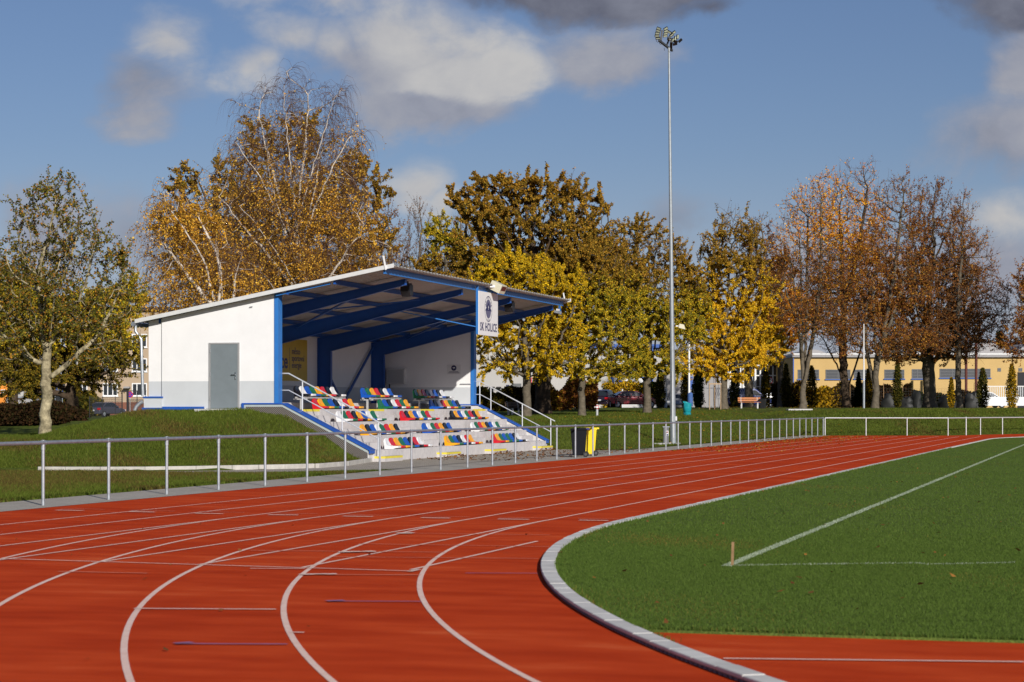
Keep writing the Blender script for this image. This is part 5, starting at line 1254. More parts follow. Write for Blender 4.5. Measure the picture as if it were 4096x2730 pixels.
# flagpole, concrete block, road sign
p = ground(1985, 932, 160); t = thing('flagpole', tuple(p), 'thin white flagpole in front of the bare trees', 'flagpole')
zt_ = CAMH + (939.3 - 745) * D / FPX * 160; m = MB(); m.tube([p + Vector((0, 0, -.1)), p + Vector((0, 0, 2)), Vector((p.x, p.y, zt_))], [.075, .06, .035], 10); m.build('pole', M_WHITE, t, smooth=True)
m = MB(); m.tube([p + Vector((0, 0, -.05)), p + Vector((0, 0, 2.1))], .085, 10); m.build('base_sleeve', M_GALV, t, smooth=True)
p = ground(1836, 947, 150); t = thing('concrete_block', tuple(p), 'pale concrete manhole block set into the grass bank', 'concrete block')
m = MB(); obox(m, p, .75, .6, p.z - .4, p.z + .06); m.build('block', M_CONCD, t, bevel=.02); m = MB(); obox(m, p + rt * .02, .85, .68, p.z + .06, p.z + .18); m.build('cover', M_CONC, t, bevel=.02)
M_SIGNR = mat('sign_red', (0.5, 0.01, 0.015, 1), rough=.4)
def facing_disc(c, r, n=28): return [c + rt * (r * math.cos(2 * math.pi * i / n)) + Vector((0, 0, r * math.sin(2 * math.pi * i / n))) for i in range(n)]
def road_sign(p, h, r, label, kind):
    t = thing('road_sign', tuple(p), label, 'road sign')
    m = MB(); m.tube([p + Vector((0, 0, -.1)), p + Vector((0, 0, h + r))], .035, 8); m.build('post', M_GALVL, t)
    c = p + Vector((0, 0, h)) - fw * .05
    def disc(rr, dd, mt, nm):
        a = facing_disc(c - fw * dd, rr); b_ = facing_disc(c - fw * (dd + .004), rr); n = len(a); m = MB(); m.add(a + b_, [tuple(range(n)), tuple(range(n, 2 * n))] + [(i, (i + 1) % n, (i + 1) % n + n, i + n) for i in range(n)]); m.build(nm, mt, t)
    disc(r, 0, M_SIGNR, 'rim')
    if kind == '10':
        disc(r * .76, .005, M_WHITE, 'face'); text_mesh('10', r * 1.15, M_BLACK, 'number', c - fw * .012 - Vector((0, 0, r * .42)), tuple(rt), (0, 0, 1), t, align='CENTER', boldoff=.006)
    else:
        disc(r * .8, .005, mat('sign_blue', (0.01, .04, .35, 1), rough=.4), 'face')
        m = MB()
        for s in (-1, 1): m.beam(c - fw * .0105 + rt * s * r * .6 + Vector((0, 0, r * .6)), c - fw * .0105 - rt * s * r * .6 - Vector((0, 0, r * .6)), .004, r * .2, tuple(rt * s + Vector((0, 0, -1))))
        m.build('cross_bars', M_SIGNR, t)
p = ground(1768, 933, 192); road_sign(p, CAMH + (939.3 - 875) * D / FPX * 192 - p.z, .31, 'round red and white speed limit sign reading 10 by the park fence', '10')
p = ground(299, 940, 200); road_sign(p, CAMH + (939.3 - 907.5) * D / FPX * 200 - p.z, .30, 'round blue no stopping sign with red cross on a white post behind the dark gate', 'stop')

# ---------------------------------------------------------------- cars
def car(loc, rz, paint, label, kind='saloon', plate=True):
    t = thing('parked_car', loc, label, 'van' if kind == 'van' else 'car', None, rz)     # local: nose towards +X, width along Y
    if kind == 'saloon':
        L0, L1, W = -2.25, 2.25, .88; low = [(L0, .30), (L0 - .02, .62), (L0 + .06, .93), (-1.35, .98), (1.0, .94), (2.0, .80), (L1, .62), (L1 + .02, .30)]
        cab = [(-1.75, .96), (-1.0, 1.40), (-.55, 1.46), (.15, 1.45), (.45, 1.38), (1.15, .92)]
    elif kind == 'hatch':
        L0, L1, W = -1.95, 1.95, .86; low = [(L0, .30), (L0 - .03, .60), (L0 + .04, .98), (-1.2, 1.0), (.9, .97), (1.75, .82), (L1, .62), (L1 + .02, .30)]
        cab = [(-1.92, .97), (-1.55, 1.47), (-.8, 1.54), (.1, 1.52), (.4, 1.44), (1.1, .95)]
    else:
        L0, L1, W = -2.35, 2.30, .92; low = [(L0, .32), (L0, .70), (L0, 1.05), (-1.2, 1.06), (1.1, 1.04), (1.95, .92), (L1, .70), (L1 + .02, .32)]
        cab = [(L0 + .02, 1.05), (L0 + .10, 1.80), (-1.6, 1.86), (.35, 1.84), (.6, 1.76), (1.45, 1.03)]
    m = MB(); m.prism(low, 'y', -W, W); m.build('body', paint, t, bevel=.09, bseg=3, world=False)
    # cabin with sides leaning in
    wt = W - .17; zmin, zmax = cab[0][1], max(z for _, z in cab)
    yy = lambda z: W - .04 - (W - .04 - wt) * (z - zmin) / (zmax - zmin)
    n = len(cab); m = MB(); m.add([(x, -yy(z), z) for x, z in cab] + [(x, yy(z), z) for x, z in cab], [tuple(range(n)), tuple(reversed(range(n, 2 * n)))] + [(i, i + n, (i + 1) % n + n, (i + 1) % n) for i in range(n)])
    m.build('roof', paint, t, bevel=.05, bseg=2, world=False)
    # side glass
    cxm = sum(x for x, _ in cab) / n; zc = (zmin + zmax) / 2 + .02
    side = [(cxm + (x - cxm) * .84, zc + (z - zc) * .74) for x, z in cab]
    if kind == 'van': side = [(.25, 1.16), (.25, 1.70), (.55, 1.66), (1.12, 1.16)]
    for s in (-1, 1):
        pts = side; k = len(pts); m = MB(); m.add([(x, s * (yy(z) + .004), z) for x, z in pts] + [(x, s * (yy(z) - .01), z) for x, z in pts], [tuple(range(k)), tuple(range(k, 2 * k))] + [(i, (i + 1) % k, (i + 1) % k + k, i + k) for i in range(k)])
        w = m.build('side_window', M_DARKGLASS, t, world=False)
        if kind != 'van':
            m = MB(); xp = cxm - .05; m.hexa([(xp, s * (yy(zmin) + .004), zmin + .05), (xp + .07, s * (yy(zmin) + .004), zmin + .05), (xp + .07, s * (yy(zmin) - .0), zmin + .05), (xp, s * yy(zmin), zmin + .05)], [(xp, s * (yy(zmax) + .012), zmax - .06), (xp + .07, s * (yy(zmax) + .012), zmax - .06), (xp + .07, s * yy(zmax), zmax - .06), (xp, s * yy(zmax), zmax - .06)]); m.build('pillar', paint, w, world=False)
        m = MB(); m.box(cxm + .75, cxm + .95, s * W, s * (W + .16), zmin + .02, zmin + .16); m.build('mirror', paint, t, bevel=.02, world=False)
    def glass(a, b, nm):
        (x0, z0), (x1, z1) = a, b; d_ = Vector((z1 - z0, 0, -(x1 - x0))).normalized(); 
        if (d_.x > 0) != (x0 > 0 if abs(x0) > .5 else x1 > 0): d_ = -d_
        p0 = Vector((x0, 0, z0)).lerp(Vector((x1, 0, z1)), .12); p1 = Vector((x0, 0, z0)).lerp(Vector((x1, 0, z1)), .9); w0, w1 = yy(p0.z) - .1, yy(p1.z) - .09
        q = [p0 + Vector((0, -w0, 0)), p0 + Vector((0, w0, 0)), p1 + Vector((0, w1, 0)), p1 + Vector((0, -w1, 0))]
        m = MB(); m.hexa([v - d_ * .01 for v in q], [v + d_ * .006 for v in q]); m.build(nm, M_DARKGLASS, t, world=False)
    glass(cab[0], cab[1], 'rear_window'); glass(cab[-1], cab[-2], 'windscreen')
    M_TAIL = mat('tail_light_red', (0.45, 0.01, 0.015, 1), rough=.2); M_HEAD = mat('headlight_glass', (0.7, 0.7, 0.7, 1), rough=.1)
    for s in (-1, 1):
        y0, y1 = sorted((s * (W - .30), s * (W + .006))); m = MB(); m.box(L0 - .035, L0 + .12, y0, y1, .70, .90); m.build('tail_light', M_TAIL, t, bevel=.01, world=False)
        y0, y1 = sorted((s * (W - .36), s * (W - .02))); m = MB(); m.box(L1 - .18, L1 + .012, y0, y1, .60, .73); m.build('headlight', M_HEAD, t, bevel=.02, world=False)
        for x in (L0 + .75, L1 - .80):
            m = MB(); m.tube([(x, s * (W - .17), .31), (x, s * (W + .012), .31)], .31, 20); o = m.build('wheel', M_RUBBER, t, world=False)
            m = MB(); m.tube([(x, s * (W + .006), .31), (x, s * (W + .02), .31)], .20, 14); m.build('rim', M_GALV, o, world=False)
    m = MB(); m.box(L0 - .07, L0 + .1, -W + .03, W - .03, .30, .52); m.build('bumper', paint, t, bevel=.04, world=False)
    if plate:
        m = MB(); zq = .60; m.box(L0 - .05, L0 - .036, -.26, .26, zq, zq + .115); m.build('number_plate', M_WHITE, t, world=False)
    return t
P_DARK = mat('dark_grey_car_paint', srgb(70, 70, 82), rough=.25, coat=.5, spec=.6); P_RED = mat('dark_red_car_paint', (0.22, .008, .02, 1), rough=.25, coat=.5)
P_NAVY = mat('aubergine_car_paint', srgb(40, 28, 38), rough=.25, coat=.5); P_BLUE = mat('blue_van_paint', (0.01, .035, .20, 1), rough=.3, coat=.4); P_SILV = mat('silver_car_paint', srgb(150, 154, 160), rough=.3, metal=.4, coat=.4)
def put(x, y, Z, lift=0): 
    p = ground(x, y, Z); return (p.x, p.y, p.z + lift)
car(put(243, 955, 212), YAW + R(90) - R(24), P_DARK, 'dark grey saloon parked beyond the mound, seen from behind', 'saloon')
car(put(1385, 927, 178), YAW + R(90) - R(14), P_NAVY, 'dark aubergine hatchback with a white number plate parked tail on', 'hatch')
car(put(1452, 927, 182), YAW + R(12), P_RED, 'dark red saloon parked sideways next to the hatchback', 'saloon')
car(put(1722, 928, 205), YAW + R(2), P_BLUE, 'blue panel van behind the knobbly maple and the bench', 'van')
car(put(1558, 926, 215), YAW - R(105), P_SILV, 'silver grey car behind the white pole', 'hatch')
car(put(2268, 924, 204), YAW + R(10), mat('white_car_paint', (0.7, .7, .7, 1), rough=.3), 'white car glimpsed beside the factory gate', 'hatch')
car(put(1790, 928, 214), YAW + R(5), P_SILV, 'grey car mostly hidden by shrubs right of the blue van', 'hatch')

# ================================================================ BUILDINGS
def wall_frame(x, Z):      # origin on the display column x at depth Z; returns helper to place boxes facing the camera
    o = atd(x, 939.3, Z)
    return Vector((o.x, o.y, 0))
class Bld:
    """a building whose front is parallel to the picture plane at depth Z; sizes given in display pixels"""
    def __init__(s, name, Z, label, cat='building', x=0):
        s.Z = Z; o = wall_frame(x, Z); s.o = o; s.t = thing(name, (o.x, o.y, 0), label, cat, None, YAW); s.pm = Z * D / FPX; s.x0 = x
    def P(s, x, y): return ((x - s.x0) * s.pm, CAMH + (939.3 - y) * s.pm)
    def box(s, name, x0, x1, y0, y1, m, d0=0.0, d1=.1, parent=None, base=None, bevel=0):
        a, zt = s.P(x0, y0); b_, zb = s.P(x1, y1); zb = base if base is not None else zb
        mb = MB(); mb.box(a, b_, d0, d1, zb, zt); return mb.build(name, m, parent or s.t, world=False, bevel=bevel)
    def window(s, x0, x1, y0, y1, mframe, mglass=None, nx=2, ny=1, sill=None, proud=.04, shade=None, bw=.07):
        a, zt = s.P(x0, y0); b_, zb = s.P(x1, y1); mb = MB()
        mb.box(a, a + bw, -proud, .02, zb, zt); mb.box(b_ - bw, b_, -proud, .02, zb, zt); mb.box(a + bw, b_ - bw, -proud, .02, zb, zb + bw); mb.box(a + bw, b_ - bw, -proud, .02, zt - bw, zt)
        for i in range(1, nx): x = a + (b_ - a) * i / nx; mb.box(x - bw * .45, x + bw * .45, -proud + .005, .02, zb + bw, zt - bw)
        for j in range(1, ny): z = zb + (zt - zb) * j / ny; mb.box(a + bw, b_ - bw, -proud + .008, .015, z - bw * .35, z + bw * .35)
        w = mb.build('window', mframe, s.t, world=False)
        mb = MB(); mb.box(a + .02, b_ - .02, -.012, .01, zb + .02, zt - .02); mb.build('pane', mglass or M_DARKGLASS, w, world=False)
        if sill: mb = MB(); mb.box(a - .08, b_ + .08, -.14, .0, zb - .09, zb - .002); mb.build('sill', sill, w, world=False)
        return w
M_BEIGE = mat('beige_render', srgb(172, 152, 128), rough=.95, var=.06, scale=.6); M_YELW = mat('pale_yellow_render', srgb(196, 166, 112), rough=.95, var=.06, scale=.5, spec=.1)
M_GREYP = mat('grey_facade_panel', srgb(150, 148, 148), rough=.8, var=.04, scale=.5); M_WHITEP = mat('white_facade', srgb(176, 174, 170), rough=.9, var=.03, scale=.5)  # white facade lowered to grey, standing in for tree shade on the halls
M_PLINTH = mat('brick_red_plinth', srgb(126, 82, 66), rough=.95, var=.1, scale=2); M_ROOFD = mat('dark_roof', srgb(60, 56, 58), rough=.9, var=.1)
M_BLUEW = mat('blue_window_frame', srgb(40, 84, 160), rough=.5); M_SHUT = mat('grey_louvre', srgb(96, 98, 100), rough=.6, var=.12, scale=4)
# apartment block on the left
b = Bld('apartment_block', 262, 'beige three storey apartment block with white windows behind the leafy tree', x=380)
b.box('wall', 150, 640, 715, 925, M_BEIGE, 0, 9, base=1.6); b.box('plinth', 150, 640, 925, 941, M_PLINTH, -.06, 9.0, base=.4); b.box('roof', 146, 644, 706, 714.8, M_ROOFD, -.5, 9.5)
for yy0, yy1 in ((881, 911), (824, 855), (768, 799)):
    for x in (166, 236, 303, 370, 437, 504): b.window(x, x + 35, yy0, yy1, M_WHITE, nx=3, sill=M_WHITE, bw=.13)
b.box('door_canopy', 287, 300, 889, 893, M_GREYP, -1.0, 0)
# orange house and little things at the far left
b = Bld('orange_house', 250, 'bright orange house corner at the far left edge', x=0)
b.box('wall', -60, 26, 880, 945, mat('orange_render', srgb(222, 138, 52), rough=.9, var=.05), 0, 8, base=.5); b.box('roof', -64, 28, 874, 880, M_ROOFD, -.4, 8.3); b.window(2, 14, 896, 908, M_WHITE, nx=2); b.box('door', 18, 23, 905, 925, M_WHITE, -.05, 0)
b = Bld('white_kiosk', 235, 'small white kiosk partly hidden behind the dark shrubs at the left', x=40)
b.box('wall', 26, 54, 893, 926, M_WHITEP, 0, 3, base=.6); b.window(31, 48, 898, 908, M_GREYP, nx=2); b.box('roof', 25, 55, 890.5, 893, M_ROOFD, -.2, 3.2)
b = Bld('waste_container', 170, 'grey waste skip behind the dark hedge at the far left', 'skip', x=45)
b.box('body', 12, 82, 917, 934, M_GREYP, 0, 1.8, base=.5, bevel=.05); b.box('cover', 24, 66, 912, 917, M_GALVD, .1, 1.7, bevel=.2)
b = Bld('notice_board', 150, 'blue notice board under the trees left of the plane tree trunk', 'sign', x=135)
b.box('panel', 125, 145, 888, 904, mat('notice_blue', srgb(36, 58, 110), rough=.5), 0, .06); b.box('post', 126, 127.4, 904, 940, M_GALVD, .01, .05, base=.6); b.box('post', 142.6, 144, 904, 940, M_GALVD, .01, .05, base=.6); b.box('sheet', 128, 142, 897, 902, M_WHITEP, -.01, 0)
# dark gate frame and mesh fence
b = Bld('mesh_gate', 190, 'black steel gate frame with thin mesh panels beside the downpipe of the stand', 'gate', x=290)
for x0, x1 in ((279, 281.5), (290.5, 295.5), (314, 315.5), (334, 335.5)): b.box('post', x0, x1, 899, 945, M_BLACK, 0, .08, base=.5)
b.box('top_bar', 279, 336, 898, 900, M_BLACK, .0, .07)
mb = MB()
for i in range(28): x, _ = b.P(296 + i * 1.45, 900); mb.box(x - .008, x + .008, .03, .045, .8, b.P(0, 917)[1])
for j in range(8): _, z = b.P(0, 918 + j * 3.2); mb.box(b.P(295.5, 0)[0], b.P(335, 0)[0], .02, .03, z - .008, z + .008)
mb.build('mesh', M_BLACK, b.t, world=False)
b = Bld('mesh_fence', 182, 'thin dark mesh fence running behind the parked saloon', 'fence', x=220)
for x in (205, 235, 264): b.box('post', x, x + 1.3, 911, 945, M_BLACK, 0, .05, base=.5)
mb = MB()
for i in range(46): x, _ = b.P(205 + i * 1.6, 900); mb.box(x - .006, x + .006, .02, .032, .8, b.P(0, 913)[1])
for j in range(5): _, z = b.P(0, 913.5 + j * 5); mb.box(b.P(205, 0)[0], b.P(279, 0)[0], .01, .02, z - .008, z + .008)
mb.build('mesh', M_BLACK, b.t, world=False)
# white hall behind the yellow linden
b = Bld('white_hall', 205, 'white rendered hall with grey louvre door and red panel behind the yellow linden', x=1180)
b.box('wall', 1040, 1228, 745, 945, M_WHITEP, 0, 12, base=.8); b.box('roof', 1036, 1232, 738, 744.9, M_ROOFD, -.3, 12.3)
for x in (1112, 1127, 1142): b.window(x, x + 9, 892, 915, M_GREYP, nx=1, bw=.1); b.box('canopy', x - 1, x + 10, 889.5, 892, M_ROOFD, -.5, 0)
b.box('louvre_door', 1178, 1198, 882, 906, M_SHUT, -.05, 0); b.box('door', 1163, 1170, 885, 940, mat('dark_blue_door', srgb(30, 40, 80)), -.05, 0, base=1.2); b.box('red_panel', 1206, 1222, 868, 905, mat('red_panel_paint', srgb(206, 52, 68), rough=.6), -.12, 0)
# white and blue building
b = Bld('white_blue_building', 212, 'white building with blue columns and a posted EU project board', x=1450)
b.box('wall', 1232, 1520, 800, 945, M_WHITEP, 0, 12, base=.8); b.box('roof', 1228, 1524, 792, 799.9, M_BLUEW, -.4, 12.4)
for x in (1407, 1410.5, 1492, 1498): b.box('column', x, x + 2.6, 800, 945, M_BLUEW if x != 1410.5 else M_WHITE, -.30, -.02, base=.9)
b.box('lower_wall', 1395, 1409, 885, 945, mat('shade_blue_grey', srgb(120, 128, 146), rough=.9), -.02, 0, base=.9)
b.box('blue_band', 1413, 1492, 866, 869, M_BLUEW, -.12, 0)
bo = b.box('project_board', 1414, 1491, 870, 895, M_WHITE, -.16, -.1); e_ = b.box('eu_flag', 1418, 1428, 874, 884, mat('eu_flag_blue', srgb(30, 66, 150), rough=.5), -.012, 0, parent=None)
e_.location = (0, -.16, 0)
mb = MB()
cxx, czz = b.P(1423, 879)
for i in range(12): a = 2 * math.pi * i / 12; x = cxx + .62 * math.cos(a); z = czz + .62 * math.sin(a); mb.box(x - .07, x + .07, -.18, -.172, z - .07, z + .07)
sr = mb.build('flag_stars', M_YEL, b.t, world=False)
for x0, x1 in ((1436, 1470), (1436, 1478), (1436, 1462)): pass
b.window(1397, 1406, 862, 882, M_BLUEW, nx=1, ny=2, bw=.12)
# grey panelled building
b = Bld('grey_office', 220, 'grey panelled office building with blue framed windows behind the mast', x=1560)
b.box('wall', 1505, 1660, 815, 945, M_GREYP, 0, 14, base=.8); b.box('roof', 1500, 1664, 805, 814.9, M_ROOFD, -.4, 14.4)
mb = MB()
for i in range(14): x, _ = b.P(1508 + i * 11, 0); mb.box(x - .03, x + .03, -.03, .0, 2.0, b.P(0, 815)[1])
mb.build('panel_joint', mat('panel_joint_grey', srgb(118, 116, 116)), b.t, world=False)
for x in (1508, 1584, 1594): b.window(x, x + 8, 866, 896, M_BLUEW, nx=2, bw=.18, mglass=M_WHITEP)
b.box('door', 1527, 1535, 861, 896, M_WHITEP, -.02, .0); b.box('recess', 1526, 1536, 858, 861, M_ROOFD, -.3, 0)
for y_ in (835, 845): b.window(1512, 1650, y_ - 6, y_ + 2, M_GREYP, nx=14, bw=.12)
# front fence of the offices
b = Bld('white_railing_fence', 203, 'white lattice fence and gate panels in front of the offices', 'fence', x=1600)
for x in (1531, 1585, 1601, 1640, 1656): b.box('post', x, x + 1.8, 893, 938, M_WHITE, 0, .1, base=1.2)
mb = MB()
for i in range(20):
    xa, za = b.P(1641 + i * 4.2, 893); xb_, zb_ = b.P(1649 + i * 4.2, 918); mb.beam((xa, .03, za), (xb_, .03, zb_), .03, .05, (0, 1, 0)); mb.beam((xa, .06, zb_), (xb_, .06, za), .03, .05, (0, 1, 0))
for i in range(5):
    if i == 0: mb.build('lattice_panel', M_WHITE, b.t, world=False); mb = MB()
    xa, za = b.P(1586 + i * 4.2, 893); xb_, zb_ = b.P(1594 + i * 4.2, 912); mb.beam((xa, .03, za), (xb_, .03, zb_), .03, .05, (0, 1, 0)); mb.beam((xa, .06, zb_), (xb_, .06, za), .03, .05, (0, 1, 0))
mb.build('lattice_panel', M_WHITE, b.t, world=False)
b.box('top_bar', 1585, 1735, 892, 893.2, M_WHITE, .0, .06)
mb = MB()
for j in range(14): _, z = b.P(0, 894 + j * 2.3); mb.box(b.P(1512, 0)[0], b.P(1530, 0)[0], .02, .05, z - .05, z + .05)
mb.build('slats', M_GALV, b.t, world=False)
b.box('low_wall', 1428, 1531, 923, 937, M_CONC, .1, .3, base=1.2); b.box('post', 1429, 1431.5, 895, 937, M_GALVL, .0, .1, base=1.2)
# glazed hall
b = Bld('glazed_hall', 228, 'glazed hall with tall white window frames and a balcony, left of the yellow factory', x=1740)
b.box('wall', 1645, 1828, 826, 945, mat('hall_dark_wall', srgb(70, 68, 70), rough=.8), 0, 14, base=.8); b.box('roof', 1640, 1832, 812, 825.9, M_WHITEP, -.5, 14)
for x0, x1 in ((1648, 1674), (1676, 1704), (1706, 1732), (1734, 1760), (1762, 1790), (1792, 1822)): b.window(x0, x1, 838, 915, M_WHITE, nx=2, ny=3, bw=.16)
for x in (1645, 1661, 1733, 1818): b.box('column', x, x + 4, 838, 940, M_WHITE, -.45, -.1, base=1.2)
mb = MB()
for i in range(12): x, _ = b.P(1776 + i * 4.2, 0); mb.box(x - .04, x + .04, -1.3, -1.24, b.P(0, 838)[1], b.P(0, 822)[1])
mb.box(b.P(1774, 0)[0], b.P(1828, 0)[0], -1.32, -1.22, b.P(0, 822)[1], b.P(0, 820.5)[1]); mb.build('balcony_railing', M_WHITE, b.t, world=False); b.box('balcony', 1772, 1829, 838.5, 843, M_ROOFD, -1.4, -.5)
# yellow factory
b = Bld('yellow_factory', 214, 'long pale yellow factory hall with horizontal dark windows and rounded white rooflights', x=2100)
b.box('wall', 1823, 2520, 822, 945, M_YELW, 0, 26, base=.8); b.box('parapet', 1820, 2524, 816, 821.8, M_GREYP, -.35, 26); b.box('cornice', 1821, 2523, 812.5, 815.8, M_TRIM, -.15, 25)
b.box('downpipe', 1822, 1824.2, 824, 915, M_BLUEW, -.12, -.02)
for x0, x1, y0, y1 in ((1833, 1882, 850, 872), (1897, 1954, 850, 872), (1962, 2003, 850, 871), (2032, 2078, 850, 871), (2095, 2121, 849, 871), (2159, 2276, 848, 869), (2420, 2500, 848, 869)):
    n = max(2, round((x1 - x0) / 26)); b.window(x0, x1, y0, y1, M_SHUT, mglass=mat('dusty_glass', (0.055, .06, .068, 1), rough=.35), nx=n, ny=3, sill=M_BLUEW, bw=.07)
b.window(2292, 2300, 846.5, 854.5, M_SHUT, nx=2, bw=.1); b.window(2340, 2349, 846.5, 854.5, M_SHUT, nx=2, bw=.1)
b.box('gateway', 2338, 2420, 856, 940, mat('dark_gateway', srgb(46, 46, 50), rough=.9), -.04, 0, base=1.2)
def rooflight(x0, x1, yt):
    mb = MB(); a, z0 = b.P(x0, 812.5); c, zt = b.P(x1, yt); n = 12; pr = [(a + (c - a) * i / n, z0 + (zt - z0) * math.sin(math.pi * i / n) ** .7 + .02) for i in range(n + 1)]
    mb.prism(pr, 'y', 2, 22); mb.build('rooflight', M_GREYP, b.t, world=False)
for x0, x1, yt in ((1840, 1905, 803), (1925, 1990, 803), (2010, 2075, 803), (2080, 2145, 802), (2150, 2215, 801), (2225, 2330, 786), (2345, 2450, 786)): rooflight(x0, x1, yt)
# factory fence, gate, wrapped heaps
b = Bld('factory_gate', 196, 'white barred factory gate at the right', 'gate', x=2310)
for x in (2257, 2323.5, 2385): b.box('post', x, x + 3, 888, 936, M_GALVL, -.05, .1, base=1.3)
mb = MB()
for i in range(28): x, _ = b.P(2262 + i * 4.4, 0); mb.box(x - .025, x + .025, 0, .04, b.P(0, 916)[1], b.P(0, 889)[1])
mb.build('bars', M_GALVL, b.t, world=False); b.box('rail', 2260, 2386, 887.5, 889.3, M_WHITE, -.02, .05); b.box('lower_panel', 2261, 2385, 913, 933, M_GALVL, -.01, .03)
b = Bld('wire_fence', 193, 'thin wire fence with pale posts in front of the factory wall', 'fence', x=2060)
for x in (1935, 1953, 1985, 2030, 2074, 2140, 2190, 2238): b.box('post', x, x + 1, 880, 936, M_WOODST, 0, .06, base=1.3)
mb = MB()
for j in range(6): _, z = b.P(0, 894 + j * 6); mb.box(b.P(1880, 0)[0], b.P(2256, 0)[0], .02, .035, z - .004, z + .004)
for i in range(60): x, _ = b.P(1880 + i * 6.3, 0); mb.box(x - .004, x + .004, .01, .02, 1.5, b.P(0, 894)[1])
mb.build('mesh', M_BLACK, b.t, world=False)
M_TARP = mat('dark_tarpaulin', srgb(26, 27, 25), rough=.6, var=.3, scale=1.5, bump=.5, bscale=3)
def heap(x, y, w, h, Z, label, seed):
    rs = np.random.default_rng(seed); p = ground(x, y, Z); pm = Z * D / FPX; r = w * pm / 2; H = h * pm
    t = thing('covered_heap', tuple(p), label, 'heap', 'covered heaps along the factory fence'); m = MB(); n = 14; K = 6
    for i in range(K + 1):
        f = i / K
        for j in range(n):
            g = 2 * math.pi * j / n; rr = r * (1 - f ** 4 * .45) * (1 + .12 * math.sin(3 * g + seed) + rs.normal(0, .08)); m.v.append((p.x + 1.25 * rr * math.cos(g) + rs.normal(0, .05), p.y + rr * math.sin(g) * .7, p.z - .1 + .86 * H * f * (1 + .13 * math.sin(2 * g + seed * 1.7) * f + rs.normal(0, .05))))
    for i in range(K):
        for j in range(n): m.f.append((i * n + j, i * n + (j + 1) % n, (i + 1) * n + (j + 1) % n, (i + 1) * n + j)); m.m.append(0)
    m.f.append(tuple(K * n + j for j in range(n))); m.m.append(0); m.build('cover', M_TARP, t, smooth=True)
for k_, (x, y, w, h, lab) in enumerate([(2082, 934, 26, 32, 'dark covered heap left of the thick trunk'), (2106, 934, 20, 46, 'tall dark covered machine just left of the thick trunk'), (2178, 934, 34, 36, 'dark green covered heap between the thick trunk and the mossy trunk'),
        (2232, 934, 28, 42, 'dark covered heap right of the mossy trunk'), (2248, 934, 16, 42, 'covered heap beside the broad shrub near the gate'), (2040, 934, 24, 36, 'dark covered stack by the double trunk')]): heap(x, y, w, h, 191, lab, 400 + k_)
for x, lab in ((2220, 'rust brown steel pole behind the mossy trunk'), (2243, 'rust brown steel pole nearer the gate')):
    p = ground(x, 932, 205); t = thing('steel_pole', tuple(p), lab, 'pole', 'rusty poles by the factory'); m = MB(); m.tube([p + Vector((0, 0, -.1)), Vector((p.x, p.y, CAMH + (939.3 - 775) * D / FPX * 205))], .13, 8); m.build('pole', mat('rust_steel', srgb(92, 50, 42), rough=.9, var=.15), t)
# houses and hill far away at the right, dark roofs
hl = []
for i in range(60):
    x = -300 + i * 55; hl.append((x, 42 + 9 * math.sin(i * .37) + 5 * math.sin(i * .91)))
hm = MB(); Zh = 1500
for i in range(59):
    a = atd(hl[i][0], 939, Zh); c = atd(hl[i + 1][0], 939, Zh); za, zc = hl[i][1] * .62 , hl[i + 1][1] * .62; f_ = fw * 900
    hm.add([(a.x, a.y, -5), (c.x, c.y, -5), (c.x + f_.x * .45, c.y + f_.y * .45, zc), (a.x + f_.x * .45, a.y + f_.y * .45, za), (c.x + f_.x * 2, c.y + f_.y * 2, -5), (a.x + f_.x * 2, a.y + f_.y * 2, -5)], [(0, 1, 2, 3), (3, 2, 4, 5)])
tag(hm.build('hills', ramp_mat('wooded_hill', [(0.35, srgb(58, 62, 66)), (0.5, srgb(70, 72, 70)), (0.65, srgb(86, 80, 72))], .012, rough=1, spec=0), fix=False), kind='structure')
M_TILE = mat('red_tile_roof', srgb(118, 62, 54), rough=.9, var=.1); M_TILED = mat('dark_tile_roof', srgb(60, 56, 66), rough=.9, var=.1)
for x0, x1, yr, ye, mt, lab in ((2268, 2305, 785, 797, M_TILED, 'distant house with dark roof above the factory'), (2310, 2345, 788, 799, M_TILE, 'distant house with red roof above the factory rooflight'), (2332, 2400, 781, 797, M_TILED, 'distant large dark roofed house at the right edge')):
    b = Bld('distant_house', 520, lab, 'house', x=(x0 + x1) / 2); b.box('wall', x0 + 2, x1 - 2, ye, 945, M_WHITEP, 0, 8, base=1); a, zr_ = b.P(x0, yr); c, ze = b.P(x1, ye); mb = MB(); mb.hexa([(a, -.5, ze), (c, -.5, ze), (c, 8.5, ze), (a, 8.5, ze)], [(a + 1.2, 3.9, zr_), (c - 1.2, 3.9, zr_), (c - 1.2, 4.1, zr_), (a + 1.2, 4.1, zr_)]); mb.build('roof', mt, b.t, world=False); b.window(x0 + 8, x0 + 14, ye + 2, ye + 8, M_WHITE)
p = atd(2297, 800, 480); t = thing('spruce_tree', (p.x, p.y, 1), 'distant pointed spruce silhouetted above the factory roof', 'tree')
rs = np.random.default_rng(9); H = CAMH + (939.3 - 768) * D / FPX * 480 - 1; n = 2600; f = rs.uniform(.1, 1, n); a = rs.uniform(0, 6.28, n); rr = (1 - f) * 4.2 * rs.uniform(.3, 1, n) ** .5 * (1 + .25 * np.sin(f * 60)); Pp = np.stack([p.x + rr * np.cos(a), p.y + rr * np.sin(a), 1 + H * f], 1)
V, F, C = leaf_cards(rs, Pp, .9, pick(rs, 'conifer', n)); np_mesh('crown', V, F, M_LEAF, t, col=C, off=(p.x, p.y, 1)); m = MB(); m.tube([(p.x, p.y, .5), (p.x, p.y, 1 + H * .95)], [.3, .05], 6); m.build('trunk', BARK['dark'], t)
